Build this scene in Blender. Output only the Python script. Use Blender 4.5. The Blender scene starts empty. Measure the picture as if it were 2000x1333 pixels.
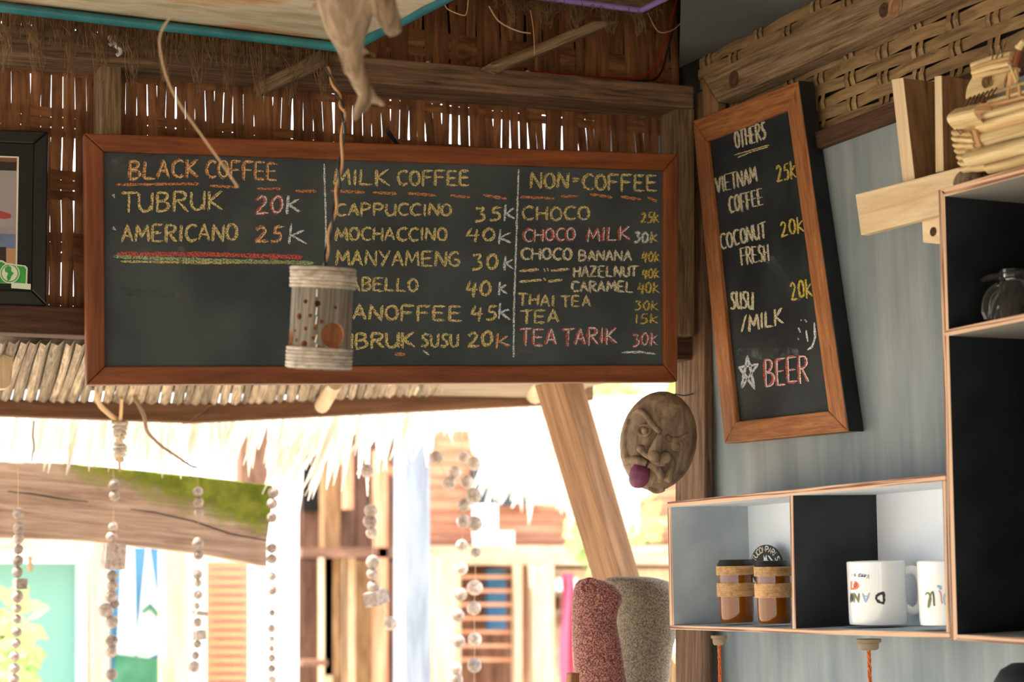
import bpy, bmesh, math, random
import numpy as np
from mathutils import Vector, Matrix, noise
R = random.Random(11)
sc = bpy.context.scene
COL = sc.collection
V = Vector
# ------------------------------------------------------------------ camera
CAM = V((0, 0, 1.5))
FPX = 3300.0
yaw, pitch, roll = math.radians(25.9), math.radians(7.0), math.radians(1.3)
r0 = V((math.cos(yaw), -math.sin(yaw), 0))
FW = V((math.sin(yaw) * math.cos(pitch), math.cos(yaw) * math.cos(pitch), math.sin(pitch)))
u0 = r0.cross(FW)
RT = r0 * math.cos(roll) - u0 * math.sin(roll)
UP = r0 * math.sin(roll) + u0 * math.cos(roll)
cd = bpy.data.cameras.new('camera'); cam = bpy.data.objects.new('camera', cd); COL.objects.link(cam)
cam.matrix_world = Matrix(((RT.x, UP.x, -FW.x, CAM.x), (RT.y, UP.y, -FW.y, CAM.y), (RT.z, UP.z, -FW.z, CAM.z), (0, 0, 0, 1)))
cd.sensor_width = 36; cd.lens = FPX / 2000 * 36; cd.clip_start = 0.05; cd.clip_end = 200
cd.dof.use_dof = True; cd.dof.focus_distance = 2.62; cd.dof.aperture_fstop = 4.5
sc.camera = cam
# ------------------------------------------------------------------ light and exposure
sc.view_settings.view_transform = 'Standard'; sc.view_settings.look = 'None'
sc.view_settings.gamma = 1; sc.view_settings.use_curve_mapping = False
sc.view_settings.exposure = 1.92
sc.cycles.max_bounces = 8; sc.cycles.diffuse_bounces = 5; sc.cycles.transparent_max_bounces = 12
sc.cycles.caustics_reflective = False; sc.cycles.caustics_refractive = False
sc.cycles.sample_clamp_indirect = 6
w = bpy.data.worlds.new('world'); sc.world = w; w.use_nodes = True
bg = w.node_tree.nodes['Background']
bg.inputs[0].default_value = (0.80, 0.90, 1.0, 1); bg.inputs[1].default_value = 1.15
sd = bpy.data.lights.new('sun', 'SUN'); sd.energy = 4.2; sd.angle = math.radians(0.6); sd.color = (1.0, 0.95, 0.9)
so = bpy.data.objects.new('sun', sd); COL.objects.link(so)
SUN = V((-0.46, 0.14, 1.1)).normalized()
so.rotation_euler = SUN.to_track_quat('Z', 'Y').to_euler()
# ------------------------------------------------------------------ projection from pixels to places
def ray(px, py): return FW + RT * ((px - 1000) / FPX) - UP * ((py - 666.5) / FPX)
def onN(px, py, n, p0):
    d = ray(px, py); return CAM + d * ((p0 - CAM).dot(n) / d.dot(n))
def onY(px, py, y): return onN(px, py, V((0, 1, 0)), V((0, y, 0)))
def onX(px, py, x): return onN(px, py, V((1, 0, 0)), V((x, 0, 0)))
def onZ(px, py, z): return onN(px, py, V((0, 0, 1)), V((0, 0, z)))
def dep(px, py, d): return CAM + ray(px, py) * d
YB = 2.60
XR = onY(1393, 700, YB - .09).x
# ------------------------------------------------------------------ materials
def lin(h):
    h = h.lstrip('#'); o = []
    for i in (0, 2, 4):
        c = int(h[i:i + 2], 16) / 255; o.append(c / 12.92 if c <= .04045 else ((c + .055) / 1.055) ** 2.4)
    return (*o, 1)
MATS = {}
def newmat(name):
    m = bpy.data.materials.new(name); m.use_nodes = True; MATS[name] = m
    nt = m.node_tree; return m, nt, nt.nodes['Principled BSDF']
def N(nt, t, **k):
    n = nt.nodes.new(t)
    for a, b in k.items():
        if a.startswith('i_'): n.inputs[a[2:].replace('_', ' ')].default_value = b
        else: setattr(n, a, b)
    return n
def ramp(nt, stops):
    r = nt.nodes.new('ShaderNodeValToRGB'); e = r.color_ramp.elements
    while len(e) < len(stops): e.new(.5)
    for i, (p, c) in enumerate(stops): e[i].position = p; e[i].color = c
    return r
def coords(nt, scale):
    a = N(nt, 'ShaderNodeAttribute', attribute_name='gr')
    oi = nt.nodes.new('ShaderNodeObjectInfo')
    mu = N(nt, 'ShaderNodeMath', operation='MULTIPLY'); mu.inputs[1].default_value = 37.0
    nt.links.new(oi.outputs['Random'], mu.inputs[0])
    ad = N(nt, 'ShaderNodeVectorMath', operation='ADD'); nt.links.new(a.outputs['Vector'], ad.inputs[0]); nt.links.new(mu.outputs[0], ad.inputs[1])
    ml = N(nt, 'ShaderNodeVectorMath', operation='MULTIPLY'); ml.inputs[1].default_value = scale
    nt.links.new(ad.outputs[0], ml.inputs[0])
    return a, oi, ml
def wood(name, c1, c2, scale=(5, 70, 70), rough=.75, bump=.4, var=.25, dist=.6, spots=None, transl=0, spec=.3):
    m, nt, p = newmat(name); a, oi, ml = coords(nt, scale); L = nt.links.new
    n1 = N(nt, 'ShaderNodeTexNoise'); n1.inputs['Scale'].default_value = 1; n1.inputs['Detail'].default_value = 8
    n1.inputs['Roughness'].default_value = .62; n1.inputs['Distortion'].default_value = dist
    L(ml.outputs[0], n1.inputs['Vector'])
    r = ramp(nt, [(.3, lin(c1)), (.68, lin(c2))]); L(n1.outputs['Fac'], r.inputs[0])
    mr = N(nt, 'ShaderNodeMapRange'); mr.inputs['To Min'].default_value = 1 - var; mr.inputs['To Max'].default_value = 1 + var
    L(oi.outputs['Random'], mr.inputs['Value'])
    mx = N(nt, 'ShaderNodeVectorMath', operation='SCALE'); L(r.outputs[0], mx.inputs[0]); L(mr.outputs[0], mx.inputs['Scale'])
    out = mx.outputs[0]
    if spots:
        n2 = N(nt, 'ShaderNodeTexNoise'); n2.inputs['Scale'].default_value = spots[1]; n2.inputs['Detail'].default_value = 3
        m2 = N(nt, 'ShaderNodeVectorMath', operation='MULTIPLY'); m2.inputs[1].default_value = (.45, 1, 1)
        L(a.outputs['Vector'], m2.inputs[0]); L(m2.outputs[0], n2.inputs['Vector'])
        r2 = ramp(nt, [(spots[2], (0, 0, 0, 1)), (spots[2] + .07, (1, 1, 1, 1))]); L(n2.outputs['Fac'], r2.inputs[0])
        mc = N(nt, 'ShaderNodeMix', data_type='RGBA'); L(r2.outputs[0], mc.inputs[0]); L(out, mc.inputs[6]); mc.inputs[7].default_value = lin(spots[0])
        out = mc.outputs[2]
    L(out, p.inputs['Base Color'])
    p.inputs['Roughness'].default_value = rough; p.inputs['Specular IOR Level'].default_value = spec
    if bump:
        b = N(nt, 'ShaderNodeBump'); b.inputs['Strength'].default_value = bump; b.inputs['Distance'].default_value = .002
        L(n1.outputs['Fac'], b.inputs['Height']); L(b.outputs[0], p.inputs['Normal'])
    if transl:
        t = nt.nodes.new('ShaderNodeBsdfTranslucent'); L(out, t.inputs['Color'])
        ms = nt.nodes.new('ShaderNodeMixShader'); ms.inputs[0].default_value = transl
        L(p.outputs[0], ms.inputs[1]); L(t.outputs[0], ms.inputs[2]); L(ms.outputs[0], nt.nodes['Material Output'].inputs[0])
    return m
def plain(name, c, rough=.6, c2=None, scale=20, bump=0, metal=0, trans=0, transl=0, spec=.5, lo=.4, hi=.65, coat=0):
    m, nt, p = newmat(name); L = nt.links.new
    p.inputs['Base Color'].default_value = lin(c); p.inputs['Roughness'].default_value = rough
    p.inputs['Metallic'].default_value = metal; p.inputs['Transmission Weight'].default_value = trans
    p.inputs['Specular IOR Level'].default_value = spec; p.inputs['Coat Weight'].default_value = coat
    if c2 or bump:
        a = N(nt, 'ShaderNodeTexCoord'); n1 = N(nt, 'ShaderNodeTexNoise'); n1.inputs['Scale'].default_value = scale; n1.inputs['Detail'].default_value = 6
        L(a.outputs['Object'], n1.inputs['Vector'])
        if c2:
            r = ramp(nt, [(lo, lin(c)), (hi, lin(c2))]); L(n1.outputs['Fac'], r.inputs[0]); L(r.outputs[0], p.inputs['Base Color'])
        if bump:
            b = N(nt, 'ShaderNodeBump'); b.inputs['Strength'].default_value = bump; b.inputs['Distance'].default_value = .002
            L(n1.outputs['Fac'], b.inputs['Height']); L(b.outputs[0], p.inputs['Normal'])
    if transl:
        t = nt.nodes.new('ShaderNodeBsdfTranslucent'); t.inputs['Color'].default_value = lin(c)
        ms = nt.nodes.new('ShaderNodeMixShader'); ms.inputs[0].default_value = transl
        L(p.outputs[0], ms.inputs[1]); L(t.outputs[0], ms.inputs[2]); L(ms.outputs[0], nt.nodes['Material Output'].inputs[0])
    return m
def chalk(name, c, cover=.47, scale=500):
    m, nt, p = newmat(name); L = nt.links.new
    p.inputs['Base Color'].default_value = lin(c); p.inputs['Roughness'].default_value = 1; p.inputs['Specular IOR Level'].default_value = 0
    a = N(nt, 'ShaderNodeTexCoord'); n1 = N(nt, 'ShaderNodeTexNoise'); n1.inputs['Scale'].default_value = scale; n1.inputs['Detail'].default_value = 3
    L(a.outputs['Object'], n1.inputs['Vector'])
    r = ramp(nt, [(cover - .12, (.12, .12, .12, 1)), (cover + .1, (1, 1, 1, 1))]); L(n1.outputs['Fac'], r.inputs[0])
    tr = nt.nodes.new('ShaderNodeBsdfTransparent'); ms = nt.nodes.new('ShaderNodeMixShader')
    L(r.outputs[0], ms.inputs[0]); L(tr.outputs[0], ms.inputs[1]); L(p.outputs[0], ms.inputs[2]); L(ms.outputs[0], nt.nodes['Material Output'].inputs[0])
    return m
def ply(name, c1='#7c4c3a', c2='#d8b294', f=330):
    m, nt, p = newmat(name); L = nt.links.new
    a = N(nt, 'ShaderNodeAttribute', attribute_name='gr'); ml = N(nt, 'ShaderNodeVectorMath', operation='MULTIPLY'); ml.inputs[1].default_value = (4, 4, f)
    L(a.outputs['Vector'], ml.inputs[0])
    n1 = N(nt, 'ShaderNodeTexNoise'); n1.inputs['Scale'].default_value = 1; n1.inputs['Detail'].default_value = 2; L(ml.outputs[0], n1.inputs['Vector'])
    r = ramp(nt, [(.40, lin(c1)), (.5, lin(c2))]); L(n1.outputs['Fac'], r.inputs[0]); L(r.outputs[0], p.inputs['Base Color'])
    p.inputs['Roughness'].default_value = .8; return m
# ------------------------------------------------------------------ mesh collecting
class G:
    def __init__(s): s.v = []; s.f = []; s.m = []
    def add(s, vs, fs, mi=0):
        b = len(s.v); s.v += [V(p) for p in vs]; s.f += [tuple(b + i for i in f) for f in fs]
        s.m += ([mi] * len(fs) if isinstance(mi, int) else list(mi)); return s
    def prism(s, pts, vec, edge=False, mi=0):
        pts = [V(p) for p in pts]; n = len(pts); vs = pts + [p + V(vec) for p in pts]
        fs = [tuple(range(n)), tuple(range(2 * n - 1, n - 1, -1))] + [(i, i + n, (i + 1) % n + n, (i + 1) % n) for i in range(n)]
        ms = [mi] * len(fs)
        if edge:
            def area(f):
                q = [vs[i] for i in f]; c = V((0, 0, 0))
                for i in range(1, len(q) - 1): c += (q[i] - q[0]).cross(q[i + 1] - q[0])
                return c.length
            o = sorted(range(len(fs)), key=lambda i: -area(fs[i]))
            ms = [1] * len(fs); ms[o[0]] = 0; ms[o[1]] = 0
        return s.add(vs, fs, ms)
    def box(s, c, sx, sy, sz, rot=None, mi=0):
        c = V(c); m = rot or Matrix.Identity(3); vs = []
        for z in (-1, 1):
            for x, y in ((-1, -1), (1, -1), (1, 1), (-1, 1)): vs.append(c + m @ V((x * sx / 2, y * sy / 2, z * sz / 2)))
        return s.add(vs, [(0, 3, 2, 1), (4, 5, 6, 7), (0, 1, 5, 4), (1, 2, 6, 5), (2, 3, 7, 6), (3, 0, 4, 7)], mi)
    def tube(s, pts, r, n=8, mi=0, flat=1.0, cap=True, ref=None):
        pts = [V(p) for p in pts]; k = len(pts); rs = r if isinstance(r, (list, tuple)) else [r] * k
        t0 = (pts[1] - pts[0]).normalized(); a = ref or (V((0, 0, 1)) if abs(t0.z) < .9 else V((1, 0, 0)))
        vs = []
        for i, p in enumerate(pts):
            t = (pts[min(i + 1, k - 1)] - pts[max(i - 1, 0)]).normalized()
            x = t.cross(a).normalized(); y = x.cross(t).normalized(); a = y
            for j in range(n):
                q = 2 * math.pi * (j + .5 * (n == 4)) / n; vs.append(p + x * math.cos(q) * rs[i] + y * math.sin(q) * rs[i] * flat)
        fs = [(i * n + j, i * n + (j + 1) % n, (i + 1) * n + (j + 1) % n, (i + 1) * n + j) for i in range(k - 1) for j in range(n)]
        if cap: fs += [tuple(range(n))[::-1], tuple((k - 1) * n + j for j in range(n))]
        return s.add(vs, fs, mi)
    def lathe(s, prof, c, ax=V((0, 0, 1)), n=32, mi=0, close=False):
        ax = V(ax).normalized(); x = ax.orthogonal().normalized(); y = ax.cross(x); c = V(c); vs = []
        for r, h in prof:
            for j in range(n):
                q = 2 * math.pi * j / n; vs.append(c + ax * h + (x * math.cos(q) + y * math.sin(q)) * max(r, 1e-5))
        k = len(prof); fs = [(i * n + j, i * n + (j + 1) % n, ((i + 1) % k) * n + (j + 1) % n, ((i + 1) % k) * n + j) for i in range(k if close else k - 1) for j in range(n)]
        return s.add(vs, fs, mi)
    def ball(s, c, r, n=14, k=9, mi=0, sq=(1, 1, 1), rot=None):
        c = V(c); m = rot or Matrix.Identity(3); vs = []
        for i in range(k + 1):
            a = math.pi * i / k
            for j in range(n):
                q = 2 * math.pi * j / n; vs.append(c + m @ V((r * max(math.sin(a), 1e-4) * math.cos(q) * sq[0], r * max(math.sin(a), 1e-4) * math.sin(q) * sq[1], r * math.cos(a) * sq[2])))
        return s.add(vs, [(i * n + j, i * n + (j + 1) % n, (i + 1) * n + (j + 1) % n, (i + 1) * n + j) for i in range(k) for j in range(n)], mi)
    def build(s, name, mat, parent=None, smooth=False, bevel=0, axis=None, fix=True, origin=None, kind=None, label=None, cat=None, group=None, sub=0):
        lo = V((min(p.x for p in s.v), min(p.y for p in s.v), min(p.z for p in s.v))); hi = V((max(p.x for p in s.v), max(p.y for p in s.v), max(p.z for p in s.v)))
        o = V(origin) if origin is not None else V(((lo.x + hi.x) / 2, (lo.y + hi.y) / 2, lo.z))
        me = bpy.data.meshes.new(name); me.from_pydata([p - o for p in s.v], [], s.f)
        for mm in (mat if isinstance(mat, (list, tuple)) else [mat]): me.materials.append(MATS[mm] if isinstance(mm, str) else mm)
        me.polygons.foreach_set('material_index', s.m)
        if fix:
            bm = bmesh.new(); bm.from_mesh(me); bmesh.ops.recalc_face_normals(bm, faces=bm.faces); bm.to_mesh(me); bm.free()
        P = np.array([p - o for p in s.v]); c = P - P.mean(0)
        wv, ev = np.linalg.eigh(c.T @ c); ev = ev[:, ::-1]
        if axis is not None:
            a = np.array(V(axis).normalized()); q = [a]
            for i in range(3):
                b = ev[:, i].copy()
                for qq in q: b -= qq * (b @ qq)
                if np.linalg.norm(b) > .3 and len(q) < 3: q.append(b / np.linalg.norm(b))
            ev = np.array(q).T
        at = me.attributes.new('gr', 'FLOAT_VECTOR', 'POINT'); at.data.foreach_set('vector', (c @ ev).astype(np.float32).ravel())
        if smooth: me.polygons.foreach_set('use_smooth', [True] * len(me.polygons)); me.set_sharp_from_angle(angle=math.radians(38))
        me.update()
        ob = bpy.data.objects.new(name, me); COL.objects.link(ob); place(ob, o, parent)
        if bevel:
            b = ob.modifiers.new('bevel', 'BEVEL'); b.width = bevel; b.segments = 2; b.limit_method = 'ANGLE'
        if sub:
            b = ob.modifiers.new('sub', 'SUBSURF'); b.levels = sub; b.render_levels = sub
        tag(ob, label, cat, group, kind); return ob
WP = {}
def place(ob, o, parent):
    WP[ob.name] = V(o)
    if parent: ob.parent = parent; ob.location = V(o) - WP[parent.name]
    else: ob.location = o
def tag(ob, label=None, cat=None, group=None, kind=None):
    if label: ob['label'] = label
    if cat: ob['category'] = cat
    if group: ob['group'] = group
    if kind: ob['kind'] = kind
    return ob
def thing(name, loc, label=None, cat=None, group=None, kind=None, parent=None):
    ob = bpy.data.objects.new(name, None); COL.objects.link(ob); ob.empty_display_size = .02; place(ob, V(loc), parent); return tag(ob, label, cat, group, kind)
def quadY(px, y): return [onY(a, b, y) for a, b in px]
def quadX(px, x): return [onX(a, b, x) for a, b in px]
def bez(pts, n=8):
    pts = [V(p) for p in pts]; out = []
    for i in range(len(pts) - 1):
        p0, p1, p2, p3 = pts[max(i - 1, 0)], pts[i], pts[i + 1], pts[min(i + 2, len(pts) - 1)]
        for k in range(n):
            t = k / n; out.append(.5 * ((2 * p1) + (p2 - p0) * t + (2 * p0 - 5 * p1 + 4 * p2 - p3) * t * t + (3 * p1 - p0 - 3 * p2 + p3) * t ** 3))
    return out + [pts[-1]]
def interp(vals, m):
    n = len(vals) - 1; return [vals[min(int(t * n), n - 1)] * (1 - (t * n - min(int(t * n), n - 1))) + vals[min(int(t * n), n - 1) + 1] * (t * n - min(int(t * n), n - 1)) for t in [i / (m - 1) for i in range(m)]]
# material library
wood('bamboo_back', '#4c2c18', '#8a5c3a', (8, 90, 90), .75, .35, .28, transl=.06)
wood('bamboo_side', '#664e34', '#a78860', (8, 90, 90), .65, .3, .22, spots=('#4a3620', 26, .68))
wood('beam_wood', '#3a2a20', '#8a6c54', (7, 120, 120), .9, .8, .12)
wood('beam_dark', '#2c1d16', '#5a3e2e', (7, 110, 110), .9, .7, .1)
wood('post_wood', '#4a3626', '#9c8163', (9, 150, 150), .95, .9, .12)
wood('frame_orange', '#5a2b12', '#8a4e2a', (5, 60, 60), .55, .3, .06, spots=('#2c140a', 15, .655))
wood('frame_red', '#7c4526', '#b47848', (14, 160, 160), .6, .4, .06, spots=('#4a2614', 34, .76))
wood('pale_wood', '#c9aa84', '#e8d0ae', (6, 60, 60), .75, .25, .07, spots=('#6d4c2c', 60, .735))
wood('ship_wood', '#b08c5c', '#e4cfa2', (7, 90, 90), .7, .3, .12, spots=('#835a30', 40, .72))
wood('brown_board', '#6b4a30', '#a9835a', (6, 60, 60), .8, .3, .1)
wood('eave_wood', '#70503a', '#a47c5c', (5, 70, 70), .8, .4, .08)
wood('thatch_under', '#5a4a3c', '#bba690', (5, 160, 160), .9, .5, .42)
wood('thatch_lit', '#d8ccba', '#fdf6ec', (5, 130, 130), .9, .3, .12, transl=.5)  # near white, so the blown-out sunlight sits in the leaf colour
wood('drift_wood', '#98796a', '#d8bba6', (5, 70, 70), .9, .6, .02)
def moss_on(m):
    nt = m.node_tree; p = nt.nodes['Principled BSDF']; L = nt.links.new; src = p.inputs['Base Color'].links[0].from_socket
    tc = N(nt, 'ShaderNodeTexCoord'); dt = N(nt, 'ShaderNodeVectorMath', operation='DOT_PRODUCT'); dt.inputs[1].default_value = (1.15, 0, 3.2); L(tc.outputs['Object'], dt.inputs[0])
    nz = N(nt, 'ShaderNodeTexNoise'); nz.inputs['Scale'].default_value = 16; nz.inputs['Detail'].default_value = 8; nz.inputs['Roughness'].default_value = .65; L(tc.outputs['Object'], nz.inputs['Vector'])
    ma = N(nt, 'ShaderNodeMath', operation='MULTIPLY_ADD'); ma.inputs[1].default_value = .45; L(nz.outputs['Fac'], ma.inputs[0]); L(dt.outputs['Value'], ma.inputs[2])
    r = ramp(nt, [(0, (0, 0, 0, 1)), (1, (1, 1, 1, 1))]); mr = N(nt, 'ShaderNodeMapRange'); mr.inputs['From Min'].default_value = MOSS[0]; mr.inputs['From Max'].default_value = MOSS[1]; L(ma.outputs[0], mr.inputs['Value'])
    g2 = ramp(nt, [(.35, lin('#5c6a14')), (.65, lin('#93983c'))]); L(nz.outputs['Fac'], g2.inputs[0])
    mx = N(nt, 'ShaderNodeMix', data_type='RGBA'); L(mr.outputs[0], mx.inputs[0]); L(src, mx.inputs[6]); L(g2.outputs[0], mx.inputs[7]); L(mx.outputs[2], p.inputs['Base Color'])
MOSS = (.75, .90)
moss_on(MATS['drift_wood'])
wood('root_wood', '#56402f', '#b89f86', (7, 60, 60), .95, .9, .05, dist=1.2)
wood('gray_bamboo', '#453c34', '#93877a', (9, 190, 190), .8, .5, .05)
wood('rattan_gray', '#8c7f72', '#d3c6b6', (60, 60, 60), .85, .15, .2)
wood('rattan_tan', '#a87a4c', '#dcb484', (9, 220, 220), .7, .4, .1)
wood('lantern_in', '#8f5f3c', '#c68c62', (9, 90, 90), .7, .4, .05)
wood('purlin_wood', '#553723', '#805a40', (5, 70, 70), .8, .4, .08)
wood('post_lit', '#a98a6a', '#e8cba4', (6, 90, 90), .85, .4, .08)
wood('house_brown', '#4b3226', '#8b6450', (4, 30, 30), .9, .3, .25)
wood('house_orange', '#a8684a', '#d49a78', (4, 30, 30), .9, .2, .12)
wood('house_cream', '#b49878', '#dcc6aa', (4, 30, 30), .9, .2, .06)
wood('white_post', '#787d88', '#a2a6b0', (3, 30, 30), .9, .3, .05)
wood('coconut_shell', '#5c4a3c', '#a08870', (14, 50, 50), .8, .35, .03, dist=1)
wood('bead_wood', '#8a7468', '#cfbeb2', (90, 90, 90), .8, .2, .28, dist=.2)
wood('cloth_canvas', '#c99a68', '#f2dcb8', (22, 22, 22), .9, .2, 0)
plain('slate_gray', '#353b3f', .75, '#484f52', 7, .05, spec=.3)
plain('slate_black', '#12161a', .6, '#2b2f30', 9, .05, spec=.35)
plain('black_paint', '#14171b', .55, '#22262b', 14, .1, spec=.4)
plain('black_frame', '#0a0b0a', .35)
plain('mat_board', '#1d1f1c', .9)
plain('cream', '#e8e0d0', .8)
plain('white_paint', '#edf3fb', .65, '#dbe3ec', 6, .1, lo=.45, hi=.8)
plain('gray_paint', '#a3adb4', .7, '#bcc5ca', 9, .2)
plain('shelf_under', '#9b9790', .8)
plain('teal', '#1f5f6c', .4, '#3f9294', 5)
plain('purple', '#9a80cc', .4)
plain('red_cable', '#8e1a14', .45); plain('black_cable', '#0c0c0c', .45); plain('white_plastic', '#d8d8d8', .5)
plain('tan_cable', '#c9966a', .55); plain('metal', '#8a8a88', .35, metal=1)
plain('coir', '#4a3520', 1, '#8a6a48', 60, lo=.3, hi=.7); plain('cane', '#c2a077', .6)
plain('orange_rope', '#c4551c', .8, '#e08040', 300)
plain('ceramic', '#f3f3f1', .07, spec=.6, coat=.3)
plain('ink_black', '#2a2a2e', .5); plain('ink_olive', '#6d7034', .5); plain('ink_orange', '#ef7a4e', .5); plain('ink_blue', '#9db8dd', .5); plain('ink_pink', '#e08aa0', .5)
plain('amber', '#9a5206', .05, trans=.35, spec=.6)
plain('lid_black', '#15120f', .5); plain('glass', '#eef2f0', .08, trans=.97, spec=.9)
plain('sand', '#c4b69e', 1, '#aa9c84', 3); plain('floor_wood', '#7c746a', .8, '#918a80', 4); plain('ceiling_board', '#85796a', .9, '#9a8f80', 4)
plain('tongue', '#622a46', .5, '#8e4c6a', 18, .2)
plain('mask_red', '#612532', .7, '#c48a70', 420, .8, lo=.44, hi=.62); plain('mask_gray', '#574c40', .9, '#9a8c78', 420, .9, lo=.42, hi=.62)
plain('socket', '#8f7a5f', .7, '#a9937a', 30)
plain('mint', '#76a597', .6, '#6a9a8c', 1); plain('blue_art', '#2c6a98', .6, '#5b93b8', 3); plain('green_art', '#2c7458', .7, '#5a9c7c', 6); plain('white_art', '#eef4f6', .6)
plain('siding_orange', '#dc8458', .7, '#e0966c', 4); plain('bright_white', '#f6f2ea', .8)
plain('leaf_green', '#a9bf7a', .6, transl=.5); plain('pink_cloth', '#b8506a', .8, transl=.3); plain('moss', '#6b7420', 1, '#8a8a34', 30, .6)
plain('green_print', '#1f8a30', .5, '#3fae48', 30); plain('sticker_white', '#d9e2cc', .5); plain('sea', '#5a6f94', .6, '#8a90a8', 10); plain('dusk', '#8e8a94', .6, '#a79c9c', 8)
plain('rust', '#7a4a34', .6); plain('dark_brown', '#2c2220', .7); plain('print_red', '#a83a40', .5); plain('skin_tan', '#b58c66', .6)
plain('dark_glass', '#24303c', .15); plain('roof_gray', '#53504c', .9); plain('shade_black', '#17120f', 1); plain('ceiling_gray', '#5c6060', .85, '#6f7270', 5, .1)  # the near black is a shade colour for sheets behind weave and recess
ply('ply_edge'); ply('ply_dark', '#5a2f22', '#a8704e')
for nm, c in (('chalk_yellow', '#c8b678'), ('chalk_orange', '#c4835c'), ('chalk_red', '#bf5f54'), ('chalk_white', '#d8dce0'), ('chalk_cream', '#dbc896'), ('chalk_green', '#9fb28c'), ('chalk_gold', '#cdb65e')): chalk(nm, c)
chalk('chalk_smudge', '#565d60', .6, 40)
# painted wall board: vertical streaks on blue grey paint
m, nt, p = newmat('wall_paint'); L = nt.links.new
tc = N(nt, 'ShaderNodeTexCoord'); mp = N(nt, 'ShaderNodeVectorMath', operation='MULTIPLY'); mp.inputs[1].default_value = (1, 60, 2.5); L(tc.outputs['Object'], mp.inputs[0])
n1 = N(nt, 'ShaderNodeTexNoise'); n1.inputs['Scale'].default_value = 1; n1.inputs['Detail'].default_value = 8; n1.inputs['Roughness'].default_value = .6; L(mp.outputs[0], n1.inputs['Vector'])
mp2 = N(nt, 'ShaderNodeVectorMath', operation='MULTIPLY'); mp2.inputs[1].default_value = (1, 5, 1.2); L(tc.outputs['Object'], mp2.inputs[0])
n2 = N(nt, 'ShaderNodeTexNoise'); n2.inputs['Scale'].default_value = 1.6; n2.inputs['Detail'].default_value = 4; L(mp2.outputs[0], n2.inputs['Vector'])
ra = ramp(nt, [(.35, lin('#68757d')), (.65, lin('#989fa0'))]); L(n2.outputs['Fac'], ra.inputs[0])
rb = ramp(nt, [(.3, (.86, .86, .86, 1)), (.7, (1.08, 1.08, 1.08, 1))]); L(n1.outputs['Fac'], rb.inputs[0])
mm = N(nt, 'ShaderNodeMix', data_type='RGBA', blend_type='MULTIPLY'); mm.inputs[0].default_value = 1; L(ra.outputs[0], mm.inputs[6]); L(rb.outputs[0], mm.inputs[7])
L(mm.outputs[2], p.inputs['Base Color']); p.inputs['Roughness'].default_value = .6
bb = N(nt, 'ShaderNodeBump'); bb.inputs['Strength'].default_value = .35; bb.inputs['Distance'].default_value = .0015; L(n1.outputs['Fac'], bb.inputs['Height']); L(bb.outputs[0], p.inputs['Normal'])
# canvas: faded batik patches
m, nt, p = newmat('canvas'); L = nt.links.new
tc = N(nt, 'ShaderNodeTexCoord'); mp = N(nt, 'ShaderNodeVectorMath', operation='MULTIPLY'); mp.inputs[1].default_value = (2.6, 9, 1); L(tc.outputs['Object'], mp.inputs[0])
n1 = N(nt, 'ShaderNodeTexNoise'); n1.inputs['Scale'].default_value = 1; n1.inputs['Detail'].default_value = 7; n1.inputs['Roughness'].default_value = .6; L(mp.outputs[0], n1.inputs['Vector'])
ra = ramp(nt, [(.3, lin('#6f8a7a')), (.42, lin('#b5a684')), (.5, lin('#cfc2aa')), (.58, lin('#c49468')), (.72, lin('#a07a54'))]); L(n1.outputs['Fac'], ra.inputs[0])
L(ra.outputs[0], p.inputs['Base Color']); p.inputs['Roughness'].default_value = .95
#PART2
# ================================================================== structure
DX, DY = V((1, 0, 0)), V((0, 1, 0))
g = G(); g.box((0.2, 0.6, -.02), 5.2, 4.2, .04); g.build('floor', 'floor_wood', kind='structure')
g = G(); g.box((0, 10, -.07), 60, 60, .04); g.build('ground_outside', 'sand', kind='structure')
ZT = 2.62
g = G(); g.box((-.1, .65, 2.80), 4.2, 4.3, .05); g.build('ceiling', 'ceiling_board', kind='structure')
g = G(); g.box((-2.2, .4, 2.22), .05, 4.4, 1.2); g.box((-.2, -1.5, 2.25), 4.2, .05, 1.14); g.build('light_block', 'ceiling_board', kind='structure')  # added unseen boards, left and back, keeping sky light off the upper room
for yy in (-1.35, -.5, .3, 1.1, 1.9): g = G(); g.box((-2.14, yy, 1.4), .11, .11, 2.8); g.build('reflection_post', 'beam_wood', kind='structure', bevel=.004)  # added posts out of view, to break up reflections in the amber glasses
for xx in (-1.3, -.4, .5, 1.4): g = G(); g.box((xx, -1.44, 1.4), .10, .10, 2.8); g.build('reflection_post', 'beam_wood', kind='structure', bevel=.004)  # more added posts behind the camera for the same reflections
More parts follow.
